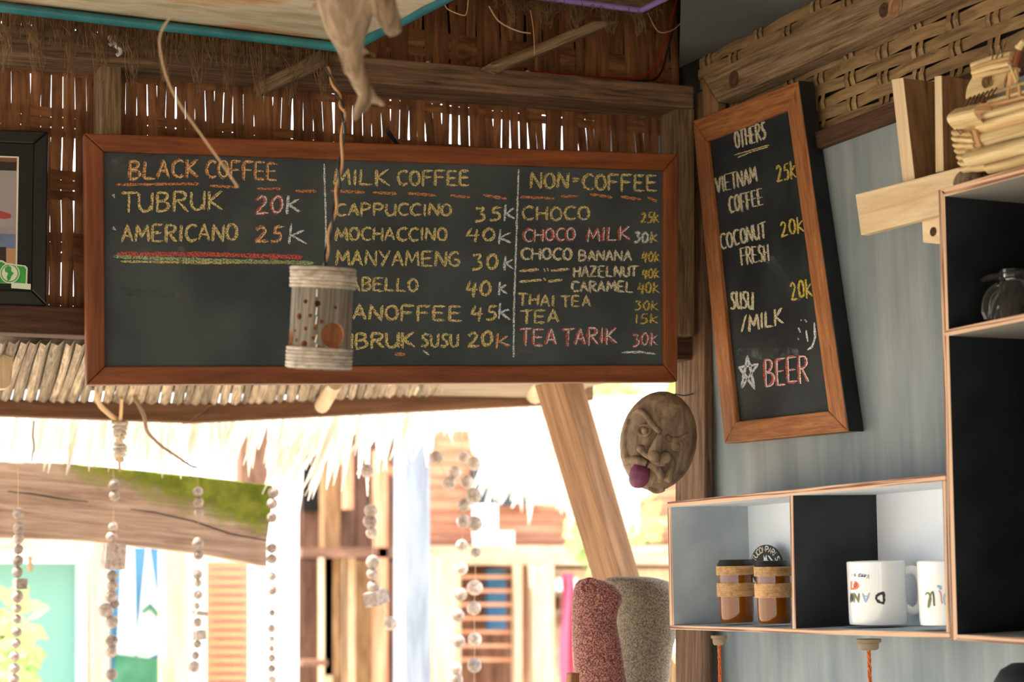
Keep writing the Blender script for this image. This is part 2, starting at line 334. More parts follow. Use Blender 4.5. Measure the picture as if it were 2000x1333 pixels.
# --- back wall of woven bamboo
X0 = onY(-70, 600, YB).x
wb = thing('wall_back', (0.8, YB, 1.7), 'woven split bamboo wall behind the long menu board, daylight showing through its gaps', kind='structure')
zb = [onY(400, 258, YB).z + .003, ]
zper = .098
bands = [zb[0] - 3 * zper + i * zper for i in range(10)]
x = X0; i = 0; ZL = onY(80, 628, YB).z
while x < XR - .005:
    wd = R.uniform(.0140, .0185); pts = []; gapw = R.choice([.0, .0, .0, .0, .0, .0004, .0011]) if R.random() < .95 else 0.0034
    ph = R.uniform(-.0008, .0008); z = ZL - .03
    for j, zc in enumerate(bands):
        s = 1 if ((i // 2 + j) % 3 != 0) else -1
        for zz in (zc - .022, zc, zc + .022):
            pts.append(V((x + wd / 2 + ph * math.sin(zz * 30 + i), YB - s * (.0035 if zz == zc else .003), zz)))
    w1 = [wd * (1 - .012 * R.random() - .10 * (k % 3 == 2) * (R.random() < .3)) for k in range(len(pts))]
    g = G(); vs = []
    for p, ww in zip(pts, w1):
        for dx, dy in ((-ww / 2, 0), (0, -.0012), (ww / 2, 0)): vs.append(p + V((dx, dy, 0)))
    n = len(pts); g.add(vs, [(k * 3 + q, k * 3 + q + 1, k * 3 + q + 4, k * 3 + q + 3) for k in range(n - 1) for q in (0, 1)])
    g.build('bamboo_strip', 'bamboo_back', wb, fix=False)
    x += wd * .985 + gapw; i += 1
for j, zc in enumerate(bands):
    for dz in (-.0245, -.0085, 0.0075):
        n = 70; vs = []
        for k in range(n + 1):
            xx = X0 + (XR - X0) * k / n; yy = YB + .0028 * math.sin(k * 1.7 + j * 3.14)
            for h, o in ((-.0075, 0), (0, -.001), (.0072, 0)): vs.append(V((xx, yy + o, zc + dz + h + .0006 * math.sin(k * .37 + dz * 900))))
        G().add(vs, [(k * 3 + q, k * 3 + q + 1, k * 3 + q + 4, k * 3 + q + 3) for k in range(n) for q in (0, 1)]).build('bamboo_weft', 'bamboo_back', wb, fix=False)
# upright dark sheet added outside, stops light through the top of the weave
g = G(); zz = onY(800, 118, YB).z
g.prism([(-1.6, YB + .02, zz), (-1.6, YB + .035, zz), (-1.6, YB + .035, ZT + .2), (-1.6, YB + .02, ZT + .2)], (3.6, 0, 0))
g.build('light_block', 'shade_black', kind='structure')
# --- right wall: painted board, trim, woven upper part
zs0 = onX(1700, 258, XR).z; zs1 = onX(1700, 222, XR).z
yR0, yR1 = 1.62, YB + .02
g = G(); g.prism([(XR, -1.2, 0), (XR, yR1, 0), (XR, yR1, zs0), (XR, -1.2, zs0)], (.012, 0, 0)); g.build('wall_right', 'wall_paint', kind='structure', label='blue grey painted board wall on the right')
g = G(); g.prism([(XR - .012, .6, zs0), (XR - .012, yR1 - .09, zs0), (XR - .012, yR1 - .09, zs1), (XR - .012, .6, zs1)], (.03, 0, 0)); g.build('trim_1', 'beam_dark', kind='structure', bevel=.002)
ws = thing('wall_right_weave', (XR, 2.0, zs1), 'coarse woven bamboo panel above the painted board wall', kind='structure')
ys0, ys1 = .95, YB - .08; ztop = 2.78
cols = []; y = ys1
while y > ys0: cols.append(y); cols.append(y - .0165); y -= .082
rows = []; z = zs1 + .011
while z < ztop: rows.append(z); z += .0205
for c, yc in enumerate(cols):
    vs = []; pair = c // 2
    for k, zr in enumerate(rows):
        s = 1 if (pair + k) % 2 == 0 else -1
        for h, o in ((-.0052, 0), (0, -.0012), (.0052, 0)): vs.append(V((XR + .012 - s * .0026 + o, yc + h + .0015 * math.sin(k * .8 + c), zr)))
    n = len(rows); G().add(vs, [(k * 3 + q, k * 3 + q + 1, k * 3 + q + 4, k * 3 + q + 3) for k in range(n - 1) for q in (0, 1)]).build('bamboo_strip', 'bamboo_side', ws, fix=False)
for k, zr in enumerate(rows):
    vs = []; nn = len(cols) * 4; hw = R.uniform(.0085, .0104); dz = R.uniform(-.001, .001)
    for q in range(nn + 1):
        yc = ys1 + .02 - (ys1 - ys0 + .03) * q / nn
        pr = (ys1 - yc) / .082; s = -math.cos(math.pi * (pr - .10)) * (1 if k % 2 == 0 else -1); s = max(-1, min(1, s * 1.5))
        for h, o in ((-hw, 0), (0, -.0009), (hw, 0)): vs.append(V((XR + .012 - s * .0026 + o, yc, zr + dz + h + .0016 * math.sin(yc * 9 + k * 2.1))))
    G().add(vs, [(a * 3 + q, a * 3 + q + 1, a * 3 + q + 4, a * 3 + q + 3) for a in range(nn) for q in (0, 1)]).build('bamboo_weft', 'bamboo_side', ws, fix=False)
g = G(); g.box((XR + .03, 1.2, 2.5), .01, 3.6, 1.3); g.build('wall_right_backing', 'shade_black', kind='structure')
# --- beams, posts
def beamY(name, px, y, d, mat, label, cat='beam', bevel=.003, group=None, kind=None):
    return G().prism(quadY(px, y), (0, d, 0)).build(name, mat, bevel=bevel, label=label, cat=cat, group=group, kind=kind)
beamY('roof_beam', [(-60, 40), (1356, 168), (1356, 212), (-60, 99)], YB - .085, .083, 'beam_wood', 'long weathered horizontal beam running above the big menu board')
beamY('wall_ledge_beam', [(-80, 590), (1361, 657), (1361, 704), (-80, 646)], YB - .05, .048, 'beam_dark', 'dark horizontal beam under the woven wall, passing behind the menu board')
beamY('wall_post', [(197, 119), (238, 120), (238, 600), (197, 596)], YB - .06, .055, 'post_wood', 'rough grey timber post above the left end of the menu board', 'post')
beamY('corner_post', [(1322, 210), (1357, 212), (1358, 657), (1324, 655)], YB - .075, .06, 'post_wood', 'short timber post in the corner between the two menu boards', 'post')
beamY('door_post', [(1374, 176), (1391, 170), (1395, 1500), (1378, 1500)], YB - .09, .10, 'beam_wood', 'tall narrow timber post at the edge of the painted wall', 'post')
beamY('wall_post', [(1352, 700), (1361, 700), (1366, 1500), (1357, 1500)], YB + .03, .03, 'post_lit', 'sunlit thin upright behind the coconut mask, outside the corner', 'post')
# slanted struts
beamY('roof_strut', [(508, 158), (628, 95), (640, 128), (512, 184)], YB - .12, .03, 'post_wood', 'short slanted strut under the fibre fringe, left of the hanging root', 'strut', group=None)
beamY('roof_strut', [(955, 124), (1160, 40), (1215, 40), (1000, 128), (985, 136)], YB - .13, .04, 'post_wood', 'long slanted strut at the top between the canvas panel and the corner', 'strut')
# right timber
g = G(); g.prism(quadX([(1371, 150), (1400, 137), (1900, -110), (1980, -60), (1402, 200)], XR - .035), (.035, 0, 0)); g.build('wall_timber', 'post_wood', label='thick grey brown timber with knots, sloping across the woven panel', cat='beam', bevel=.002)
g = G(); g.prism(quadX([(1371, 152), (1402, 201), (1404, 420), (1378, 420)], XR - .018), (.018, 0, 0)); g.build('wall_timber', 'brown_board', label='narrow upright board below the mitred end of the sloping timber', cat='beam', bevel=.002)
for (kx, ky, kr, t) in ((1748, 12, .009, 0), (1726, 20, .006, 0), (1433, 155, .008, 0)):
    q = onX(kx, ky, XR - .036); G().lathe([(kr * 1.9, 0), (kr * 1.5, .0012), (kr, .0005), (kr * .6, -.001 + .003), (0, .003)], q, V((-1, 0, 0)), 14).build('timber_knot', 'brown_board' if kx == 1748 else 'beam_dark', bpy.data.objects['wall_timber'])
# grey ceiling board
zc = onY(1327, 132, YB).z
poly = [(1327, 132), (1372, 112), (1480, 62), (1700, -42), (1700, -160), (1335, -160)]
g = G(); g.prism([onZ(a, b, zc) for a, b in poly], (0, 0, .012)); g.build('ceiling_panel', 'ceiling_gray', kind='structure', label='plain grey ceiling sheet in the corner')
# canvas panel with teal pipe edge
zc = onY(683, 88, YB - .16).z
cp = thing('canvas_panel', onZ(300, -60, zc), 'faded orange, cream and green canvas ceiling panel with a teal pipe edge', 'panel')
P = [onZ(a, b, zc) for a, b in ((683, 90), (-80, -1), (-80, -330), (1180, -170))]
nu, nv = 30, 14; vs = []
for i in range(nu + 1):
    for j in range(nv + 1):
        a = P[0].lerp(P[1], i / nu); b = P[3].lerp(P[2], i / nu); p = a.lerp(b, j / nv)
        sag = math.sin(math.pi * min(1, j / nv * 1.0)) * .012 + .006 * noise.noise(p * 9) * math.sin(math.pi * j / nv)
        vs.append(p + V((0, 0, .006 - sag)))
g = G(); g.add(vs, [(i * (nv + 1) + j, (i + 1) * (nv + 1) + j, (i + 1) * (nv + 1) + j + 1, i * (nv + 1) + j + 1) for i in range(nu) for j in range(nv)]); g.build('canvas', 'canvas', cp, smooth=True, fix=False)
g = G(); g.tube([P[1] - V((0, 0, .004)), P[0] - V((0, 0, .004))], .0075, 10); g.build('pipe', 'teal', cp, smooth=True)
g = G(); g.tube([P[0] - V((0, 0, .004)), P[3] - V((0, 0, .004))], .0075, 10); g.build('pipe', 'teal', cp, smooth=True)
g = G(); up = V((0, 0, .012)); g.prism([P[0] + up, P[1] + up, P[2] + up, P[3] + up], (0, 0, .006)); g.build('backing_board', 'brown_board', cp)
# second panel with purple pipe at the top centre
zc2 = onY(1252, 20, YB - .14).z
pp = thing('fibre_panel', onZ(1150, -60, zc2), 'brown matted ceiling panel with a purple pipe edge at the top of the picture', 'panel')
Q = [onZ(a, b, zc2) for a, b in ((1252, 20), (930, -22), (930, -260), (1600, -150))]
g = G(); g.tube([Q[1], Q[0]], .0055, 10); g.tube([Q[0], Q[3]], .0055, 10); g.build('pipe', 'purple', pp, smooth=True)
g = G(); g.prism([q + V((0, 0, .004)) for q in Q], (0, 0, .012)); g.build('mat', 'coir', pp)
# coir fringes
def fringe(name, label, x0, x1, f_top, ln, y, n, seed, spread=10):
    rr = random.Random(seed); g = G()
    for i in range(n):
        cl = rr.random(); px = x0 + (x1 - x0) * rr.random(); clump = round(px / 62) * 62 + 12
        l = rr.uniform(ln[0], ln[1]) * (1.45 if abs(px - clump) < 17 else .72)
        k = .8 * (abs(px - clump) < 20); ex = px + (clump - px) * k + rr.uniform(-spread, spread)
        yy = y + rr.uniform(-.03, .012); t = f_top(px)
        pts = [onY(px, t - 6, yy), onY(px + rr.uniform(-5, 5), t + l * .35, yy), onY((px + ex) / 2 + rr.uniform(-6, 6), t + l * .7, yy - .004), onY(ex, t + l, yy)]
        g.tube(bez(pts, 3), [.0005] * 10, 3, cap=False)
    return g.build(name, 'coir', label=label, cat='fringe', kind='stuff')
fringe('coir_fringe', 'brown coconut fibre fringe hanging from the edge of the canvas panel over the beam', -20, 655, lambda x: 22 + .118 * x, (36, 84), YB - .105, 620, 3)
fringe('coir_fringe', 'short brown fibre fringe beside the purple pipe at the top centre', 965, 1290, lambda x: -12 + .07 * (x - 965), (18, 44), YB - .115, 420, 4, 8)
#PART3
# ================================================================== boards and writing
def framed(name, O, I, n, p0, th, mats, label, cat, recess=.008, edge_mat=None):
    n = V(n).normalized(); f = lambda q: onN(q[0], q[1], n, p0); Ow = [f(q) for q in O]; Iw = [f(q) for q in I]
    base = (Ow[2] + Ow[3]) / 2; t = thing(name, base, label, cat)
    for k in range(4):
        g = G(); k2 = (k + 1) % 4; ax = Ow[k2] - Ow[k]
        g.prism([Ow[k], Ow[k2], Iw[k2], Iw[k]], -n * th); g.build('frame_rail', mats[0], t, bevel=.0025, axis=ax)
    c = sum(Iw, V((0, 0, 0))) / 4
    g = G(); g.prism([p + (p - c) * .01 - n * recess for p in Iw], -n * .005); sl = g.build('slate', mats[1], t)
    g = G(); g.prism([p + (p - c) * .02 - n * (th - .004) for p in Iw], -n * .004); g.build('back_board', 'black_paint' if edge_mat else 'brown_board', t)
    return t, n, p0 - n * recess
LT = {'A': ['0,0 2,6 4,0', '.8,2.2 3.2,2.2'], 'B': ['.2,0 .2,6', '~0,6 2.4,6.1 3.5,5 2.6,3.5 .4,3.2', '~.4,3.2 2.8,3.2 4,1.8 2.8,.2 0,0'], 'C': ['~4,5.2 2.8,6.1 .8,5.2 0,3 .7,.8 2.4,-.1 4,.6'],
 'D': ['.2,0 .2,6', '~0,6 2.4,5.8 4,3.5 3.2,1 .1,0'], 'E': ['.2,0 .2,6', '.2,6 3.8,6', '.2,3.1 3.3,3.1', '.2,.1 3.9,0'], 'F': ['.2,-.4 .2,6', '.2,6 4,6', '.2,3.2 3.3,3.2'],
 'G': ['~4,5.2 2.6,6 .7,5 0,3 .8,.7 2.6,0 4,1 3.8,2.8 2.2,2.8'], 'H': ['0,0 .2,6', '3.8,0 4,6', '0,3 4,3.2'], 'I': ['.5,0 .6,6'], 'J': ['~3,6 3,1 1.5,0 0,1'],
 'K': ['.2,-.4 .2,6', '3.8,6 .4,2.9', '.5,3 4.2,0'], 'L': ['.4,6 .1,.2 3.8,0'], 'M': ['0,0 .6,6 2.4,1.8 4.4,6 5,0'], 'N': ['0,0 .3,6 3.8,0 4,6'], 'O': ['~2,6 .4,5 0,3 .6,.8 2,0 3.6,.9 4,3 3.4,5.3 2,6'],
 'P': ['.2,-.4 .2,6', '~0,6 2.8,6 4,4.6 3,3 .3,2.8'], 'R': ['.2,-.3 .2,6', '~0,6 2.8,6 3.8,4.7 2.8,3.3 .3,3.1', '1.3,3.1 4.2,-.2'], 'S': ['~3.8,5.4 2.2,6.1 .6,5 1.2,3.6 3,2.7 3.6,1.2 2,0 0,.6'],
 'T': ['-.3,5.9 4.5,6.1', '2,6 1.9,-.3'], 'U': ['~0,6 0,1.8 1.2,0 2.8,.2 3.8,2', '3.9,6 3.8,0'], 'V': ['0,6 2,0 4,6'], 'X': ['0,0 4,6', '0,6 4,0'], 'Y': ['0,6 2,3', '4,6 1,-.5'], 'Z': ['0,6 3.8,6 0,0 4,.1', '.8,3 3,3'],
 '0': ['~2,6 .5,4.8 0,2.8 .9,.4 2.2,0 3.6,1.6 3.8,4 2.6,6 1.6,5.8'], '1': ['1.2,0 1.5,6'], '2': ['~.2,4.6 1.6,6.1 3.3,5 2.6,3 0,0', '0,0 4.1,.3'], '3': ['~.3,5.6 3.4,6 2,3.6', '~2,3.6 3.8,2.4 2.6,.2 0,0'],
 '4': ['1.4,6 0,2.4 4,2.6', '3.2,5.4 2.6,-.8'], '5': ['3.8,6 1.4,5.8 .9,3.5', '~.9,3.5 3.2,3.6 3.6,1.4 2,0 .1,.2'], '-': ['0,3.2 2,3.3'], '/': ['0,-1 2,6.4'], 'k': ['.2,-.4 .6,6.2', '3.6,4.4 .5,2.4', '.6,2.6 4,0'], '=': ['0,3.8 2,3.9', '0,2.6 1.8,2.7'], '.': ['0,0 .5,.3'],
 'i': ['.3,0 .3,3.8', '.3,5 .35,5.5'], 'e': ['~.2,2.2 3,2.3 2.6,3.8 .8,3.7 0,1.8 1.2,0 3,.6'], 'p': ['.2,-2 .2,3.8', '~.2,3.6 2.6,3.9 3,1.8 1.8,0 .2,.4'], 's': ['~2.6,3.4 1,3.9 .4,2.8 2.2,1.6 2.2,.4 .2,.1'], 'm': ['.1,0 .1,3.8', '~.1,3 1,3.9 1.6,3 1.6,0', '~1.6,3 2.6,3.9 3.2,3 3.2,0']}
WD = {'I': 1.1, '1': 1.8, 'M': 5, ' ': 2.2, '-': 2, '/': 2, '=': 2, 'i': .6, '.': .6, 's': 2.8, 'e': 3, 'p': 3}
def chaikin(p, k=2):
    for _ in range(k):
        q = [p[0]]
        for a, b in zip(p, p[1:]): q += [(a[0] * .75 + b[0] * .25, a[1] * .75 + b[1] * .25), (a[0] * .25 + b[0] * .75, a[1] * .25 + b[1] * .75)]
        p = q + [p[-1]]
    return p
def polys(text):
    out = []; x = 0
    for ch in text:
        for st in LT.get(ch, []):
            pts = [tuple(map(float, q.split(','))) for q in st.lstrip('~').split()]
            out.append([(a + x, b) for a, b in (chaikin(pts) if st[0] == '~' else pts)])
        x += WD.get(ch, 4) + 1.15
    return out, x - 1.15
def stroke(g, P2, wd, to3, off, rr, mi=0, rough=.35):
    pts = []
    for a, b in zip(P2, P2[1:]):
        d = math.hypot(b[0] - a[0], b[1] - a[1]); n = max(1, int(d / 5))
        pts += [(a[0] + (b[0] - a[0]) * i / n, a[1] + (b[1] - a[1]) * i / n) for i in range(n)]
    pts.append(P2[-1]); L_, R_ = [], []
    for i, p in enumerate(pts):
        a = pts[max(i - 1, 0)]; b = pts[min(i + 1, len(pts) - 1)]; d = math.hypot(b[0] - a[0], b[1] - a[1]) or 1
        nx, ny = -(b[1] - a[1]) / d, (b[0] - a[0]) / d; h = wd / 2 * (1 + rr.uniform(-rough, rough)) * (.55 if i in (0, len(pts) - 1) else 1)
        jx, jy = rr.uniform(-.35, .35), rr.uniform(-.35, .35)
        L_.append((p[0] + nx * h + jx, p[1] + ny * h + jy)); R_.append((p[0] - nx * h + jx, p[1] - ny * h + jy))
    vs = [to3(q, off) for q in L_] + [to3(q, off) for q in R_]; n = len(L_)
    g.add(vs, [(i, i + 1, n + i + 1, n + i) for i in range(n - 1)], mi)
def write(par, to3, text, p0, p1, h, mats=('chalk_yellow', 'chalk_cream'), wd=5, up=(0.02, -1), seed=0, name='chalk_lettering', second=True):
    rr = random.Random(seed + len(text) * 7 + int(p0[0])); ps, tw = polys(text)
    dx, dy = (p1[0] - p0[0]) / tw, (p1[1] - p0[1]) / tw; ux, uy = up[0] * h / 6, up[1] * h / 6; g = G()
    for pl in ps:
        oj = (rr.uniform(-.12, .12), rr.uniform(-.18, .18))
        q = [(p0[0] + (a + oj[0]) * dx + (b + oj[1]) * ux, p0[1] + (a + oj[0]) * dy + (b + oj[1]) * uy) for a, b in pl]
        stroke(g, q, wd, to3, .0006, rr, 0)
        if second:
            ox, oy = rr.uniform(1.2, 2.6), rr.uniform(-1.5, 1.5)
            stroke(g, [(a + ox, b + oy) for a, b in q], wd * .42, to3, .0010, rr, 1)
    return g.build(name, list(mats), par, fix=False)
ang = math.radians(5); nB = V((-math.sin(ang), -math.cos(ang), 0)); pB = onY(165, 500, YB - .10)
mb, nb, pb = framed('menu_board', [(164, 260), (1325, 300), (1324, 746), (169, 752)], [(203, 296), (1297, 333), (1297, 713), (206, 716)], nB, pB, .022, ('frame_orange', 'slate_gray'),
    'wide chalk menu board in an orange brown wooden frame listing coffee prices', 'chalkboard')
to3 = lambda q, off: onN(q[0], q[1], nb, pb + nb * off)
Y_, W_, O_, RD = ('chalk_yellow', 'chalk_cream'), ('chalk_white', 'chalk_white'), ('chalk_orange', 'chalk_cream'), ('chalk_red', 'chalk_white')
rows = [('BLACK', (252, 350), (385, 345), 34, O_, 6), ('COFFEE', (402, 346), (540, 352), 33, O_, 5.5), ('TUBRUK', (238, 414), (432, 410), 36, Y_, 5), ('20', (499, 418), (552, 416), 33, RD, 7), ('k', (559, 416), (584, 415), 34, W_, 4),
 ('AMERICANO', (238, 473), (462, 470), 32, Y_, 5), ('25', (498, 473), (552, 473), 30, O_, 6), ('k', (563, 475), (597, 476), 36, W_, 4),
 ('MILK', (652, 362), (758, 362), 30, Y_, 5), ('COFFEE', (776, 361), (916, 362), 28, Y_, 5), ('CAPPUCCINO', (656, 421), (880, 421), 23, Y_, 4.5), ('35', (928, 432), (978, 431), 26, Y_, 5), ('k', (984, 430), (1005, 428), 29, W_, 4),
 ('MOCHACCINO', (655, 470), (872, 470), 25, Y_, 4.5), ('40', (912, 470), (966, 470), 24, Y_, 4.5), ('k', (972, 476), (998, 474), 26, W_, 4),
 ('MANYAMENG', (656, 518), (896, 521), 29, Y_, 4.5), ('30', (922, 526), (972, 526), 29, Y_, 5), ('k', (984, 526), (1002, 525), 25, W_, 4),
 ('ABELLO', (684, 568), (815, 569), 25, Y_, 5), ('40', (911, 578), (958, 577), 28, Y_, 5), ('k', (973, 575), (990, 574), 24, W_, 4),
 ('ANOFFEE', (690, 624), (900, 627), 28, Y_, 5.5), ('45', (921, 625), (970, 626), 27, Y_, 5), ('k', (973, 622), (996, 626), 28, W_, 4),
 ('UBRUK', (664, 682), (808, 678), 29, Y_, 5.5), ('SUSU', (822, 678), (894, 678), 25, Y_, 4.5), ('20', (914, 678), (962, 676), 28, Y_, 5.5), ('k', (968, 680), (994, 676), 27, O_, 5),
 ('NON', (1036, 368), (1108, 368), 30, Y_, 4.5), ('=', (1118, 366), (1130, 366), 26, Y_, 4), ('COFFEE', (1138, 370), (1282, 373), 30, Y_, 5), ('CHOCO', (1020, 430), (1150, 430), 26, Y_, 4.5), ('25k', (1252, 435), (1286, 435), 20, ('chalk_gold', 'chalk_gold'), 3.2),
 ('CHOCO', (1022, 472), (1122, 470), 24, RD, 5.5), ('MILK', (1146, 472), (1228, 468), 26, RD, 5.5), ('30', (1238, 474), (1266, 474), 20, W_, 4), ('k', (1270, 473), (1283, 472), 20, Y_, 3.5),
 ('CHOCO', (1018, 507), (1116, 508), 22, ('chalk_cream', 'chalk_white'), 4.5), ('BANANA', (1130, 510), (1232, 510), 20, ('chalk_cream', 'chalk_white'), 4), ('40k', (1254, 511), (1287, 511), 19, ('chalk_gold', 'chalk_gold'), 3.2),
 ('HAZELNUT', (1120, 541), (1244, 540), 20, ('chalk_cream', 'chalk_white'), 4), ('40k', (1254, 544), (1287, 543), 18, ('chalk_gold', 'chalk_gold'), 3.2), ('CARAMEL', (1116, 570), (1236, 570), 20, ('chalk_cream', 'chalk_white'), 4), ('40k', (1246, 573), (1286, 572), 20, ('chalk_gold', 'chalk_gold'), 3.2),
 ('THAI', (1012, 596), (1082, 599), 22, ('chalk_cream', 'chalk_yellow'), 4), ('TEA', (1096, 600), (1152, 599), 21, ('chalk_cream', 'chalk_yellow'), 4), ('30k', (1240, 606), (1284, 606), 18, ('chalk_gold', 'chalk_gold'), 2.8),
 ('TEA', (1018, 632), (1090, 630), 24, ('chalk_cream', 'chalk_yellow'), 4.5), ('15k', (1238, 632), (1284, 632), 18, ('chalk_gold', 'chalk_gold'), 3), ('TEA', (1016, 674), (1084, 674), 30, RD, 6.5), ('TARIK', (1098, 675), (1202, 671), 31, RD, 6.5), ('30k', (1234, 677), (1282, 674), 24, RD, 5)]
for i, (t, a, b, h, c, wd) in enumerate(rows): write(mb, to3, t, a, b, h, c, wd, seed=i)
def rule(par, segs, mats, wd, name='chalk_line', to3=to3, seed=1, rough=.3):
    rr = random.Random(seed)
    for k, sg in enumerate(segs): g = G(); stroke(g, sg, wd, to3, .0005, rr, 0, rough); g.build(name, mats, par, fix=False)
rule(mb, [[(226, 361), (320, 360), (388, 359)], [(410, 363), (465, 366)], [(502, 369), (548, 369)], [(577, 373), (617, 374)], [(646, 373), (712, 376)], [(728, 376), (775, 379)], [(796, 378), (852, 382)], [(880, 382), (918, 386)], [(944, 381), (990, 389)], [(1016, 385), (1084, 388)], [(1096, 384), (1130, 383)], [(1152, 379), (1196, 386)], [(1212, 384), (1252, 390)], [(1264, 385), (1284, 394)]], 'chalk_orange', 5)
rule(mb, [[(633, 320), (636, 420), (637, 512)], [(1013, 330), (1008, 480), (1004, 600), (1003, 698)]], 'chalk_white', 3.4)
rule(mb, [[(228, 497), (400, 497), (590, 503)]], 'chalk_red', 9); rule(mb, [[(222, 501), (300, 505), (430, 509), (612, 514)]], 'chalk_green', 7); rule(mb, [[(235, 511), (420, 514), (600, 512)]], 'chalk_yellow', 4.5)
rule(mb, [[(1014, 530), (1052, 527)], [(1062, 525), (1065, 531)], [(1069, 524), (1071, 530)], [(1076, 529), (1112, 526)], [(1014, 551), (1058, 547)], [(1062, 543), (1066, 548)], [(1070, 550), (1098, 547)]], 'chalk_cream', 5)
rule(mb, [[(1214, 689), (1248, 688), (1280, 692)], [(218, 380), (224, 386), (222, 379)], [(219, 447), (225, 449), (221, 443)]], 'chalk_white', 4)
rule(mb, [[(770, 692), (792, 693)]], 'chalk_orange', 7); rule(mb, [[(826, 685), (838, 694)]], 'chalk_white', 4)
rule(mb, [[(214, 318), (300, 302), (392, 306)], [(430, 395), (520, 402)], [(232, 470), (300, 480), (372, 488)], [(230, 570), (360, 578)], [(1010, 700), (1040, 697)]], 'chalk_smudge', 13)
# small dark knots in the frame are part of its wood; nail heads
for px, py in ((1187, 306), (758, 290)): g = G(); g.ball(onN(px, py, nB, pB), .0016, 8, 5); g.build('nail_head', 'metal', mb)
# second board
pO = onX(1352, 236, XR - .03); nO = V((-1, 0, 0))
ob_, no, po = framed('drinks_board', [(1352, 236), (1558, 158), (1656, 843), (1414, 867)], [(1379, 276), (1537, 215), (1617, 803), (1437, 824)], nO, pO, .026, ('frame_red', 'slate_black'),
    'tall leaning chalkboard in a light brown frame headed OTHERS, on the grey wall', 'chalkboard', edge_mat=1)
g = G(); e = [onN(a, b, nO, pO) + V((.001, 0, 0)) for a, b in ((1558, 158), (1656, 843))]
g.prism([e[0], e[1], e[1] + V((.027, 0, 0)), e[0] + V((.027, 0, 0))], (0, -.002, 0)); g.build('edge_strip', 'black_paint', ob_)
to4 = lambda q, off: onN(q[0], q[1], no, po + no * off)
U2 = (-.10, -1); U3 = (-.04, -1); C_ = ('chalk_cream', 'chalk_white'); GD = ('chalk_gold', 'chalk_cream')
for i, (t, a, b, h, c, wd, u) in enumerate([('OTHERS', (1437, 291), (1496, 271), 33, C_, 3.5, U2), ('VIETNAM', (1399, 377), (1478, 356), 30, C_, 3.2, U2), ('25k', (1518, 356), (1555, 347), 32, ('chalk_gold', 'chalk_gold'), 3, U2), ('COFFEE', (1425, 417), (1490, 400), 32, C_, 3.2, U2),
  ('COCONUT', (1408, 488), (1496, 464), 30, C_, 3.2, U2), ('20k', (1526, 464), (1570, 452), 30, ('chalk_gold', 'chalk_gold'), 3, U2), ('FRESH', (1448, 517), (1502, 510), 32, C_, 3.2, U2), ('20k', (1546, 586), (1586, 580), 34, ('chalk_gold', 'chalk_gold'), 3.2, U2),
  ('SUSU', (1427, 604), (1470, 604), 34, C_, 3.4, (-.02, -1)), ('/', (1449, 644), (1457, 644), 27, C_, 3.4, (0, -1)), ('MILK', (1463, 648), (1528, 632), 31, C_, 3.6, U3), ('BEER', (1494, 756), (1578, 744), 50, RD, 5.5, U3)]):
    write(ob_, to4, t, a, b, h, c, wd, u, seed=40 + i)
rule(ob_, [[(1434, 303), (1466, 294), (1502, 283)], [(1440, 308), (1470, 296), (1500, 287)]], 'chalk_cream', 2, to3=to4)
rule(ob_, [[(1448, 758), (1460, 696), (1474, 760), (1444, 718), (1480, 712), (1448, 758)]], 'chalk_white', 5, name='chalk_star', to3=to4)
rule(ob_, [[(1559, 640), (1563, 650)], [(1558, 660), (1560, 664)], [(1572, 624), (1576, 630)], [(1574, 646), (1578, 668)], [(1590, 630), (1592, 660), (1586, 678), (1577, 684)], [(1564, 624), (1565, 627)]], 'chalk_white', 4, name='chalk_smiley', to3=to4)
rule(ob_, [[(1500, 500), (1560, 590)], [(1440, 690), (1560, 690)]], 'chalk_smudge', 20, to3=to4)
# picture in black frame
pf, npf, ppf = framed('framed_picture', [(-190, 246), (95, 256), (91, 597), (-190, 590)], [(-160, 271), (66, 281), (62, 568), (-160, 562)], V((0, -1, 0)), onY(95, 300, YB - .055), .02, ('black_frame', 'mat_board'),
    'black framed seascape picture with a green camera sticker, left of the menu board', 'picture', recess=.004)
def pq(px, mat, off, name='print', par=pf, nn=None, pp_=None):
    nn = nn or npf; pp_ = pp_ or ppf; g = G(); g.add([onN(a, b, nn, pp_ + nn * off) for a, b in px], [tuple(range(len(px)))]); return g.build(name, mat, par, fix=False)
pq([(-130, 300), (37, 306), (33, 540), (-130, 535)], 'cream', .0006)
pq([(-130, 303), (33, 309), (30, 536), (-130, 531)], 'dusk', .0010)
pq([(-130, 303), (33, 309), (33, 317), (-130, 311)], 'rust', .0013); pq([(-130, 311), (33, 317), (32, 334), (-130, 328)], 'dark_brown', .0013)
pq([(-130, 440), (31, 446), (31, 458), (-130, 454)], 'dusk', .0013); pq([(-130, 452), (31, 458), (30, 487), (-130, 480)], 'sea', .0013); pq([(-130, 480), (12, 483), (14, 536), (-130, 531)], 'dark_brown', .0014); pq([(12, 485), (30, 486), (30, 536), (12, 536)], 'skin_tan', .0015)
pq([(-20, 410), (5, 413), (22, 419), (21, 426), (8, 428), (-20, 424)], 'print_red', .0016, 'red_stroke')
st = pq([(-40, 505), (5, 509), (13, 514), (50, 519), (54, 524), (53, 555), (-40, 552)], 'sticker_white', .0022, 'sticker'); st['label'] = 'green and white camera sticker'
pq([(-38, 508), (4, 512), (12, 517), (47, 521), (51, 526), (50, 554), (-38, 552)], 'green_print', .0026, 'sticker_print', st)
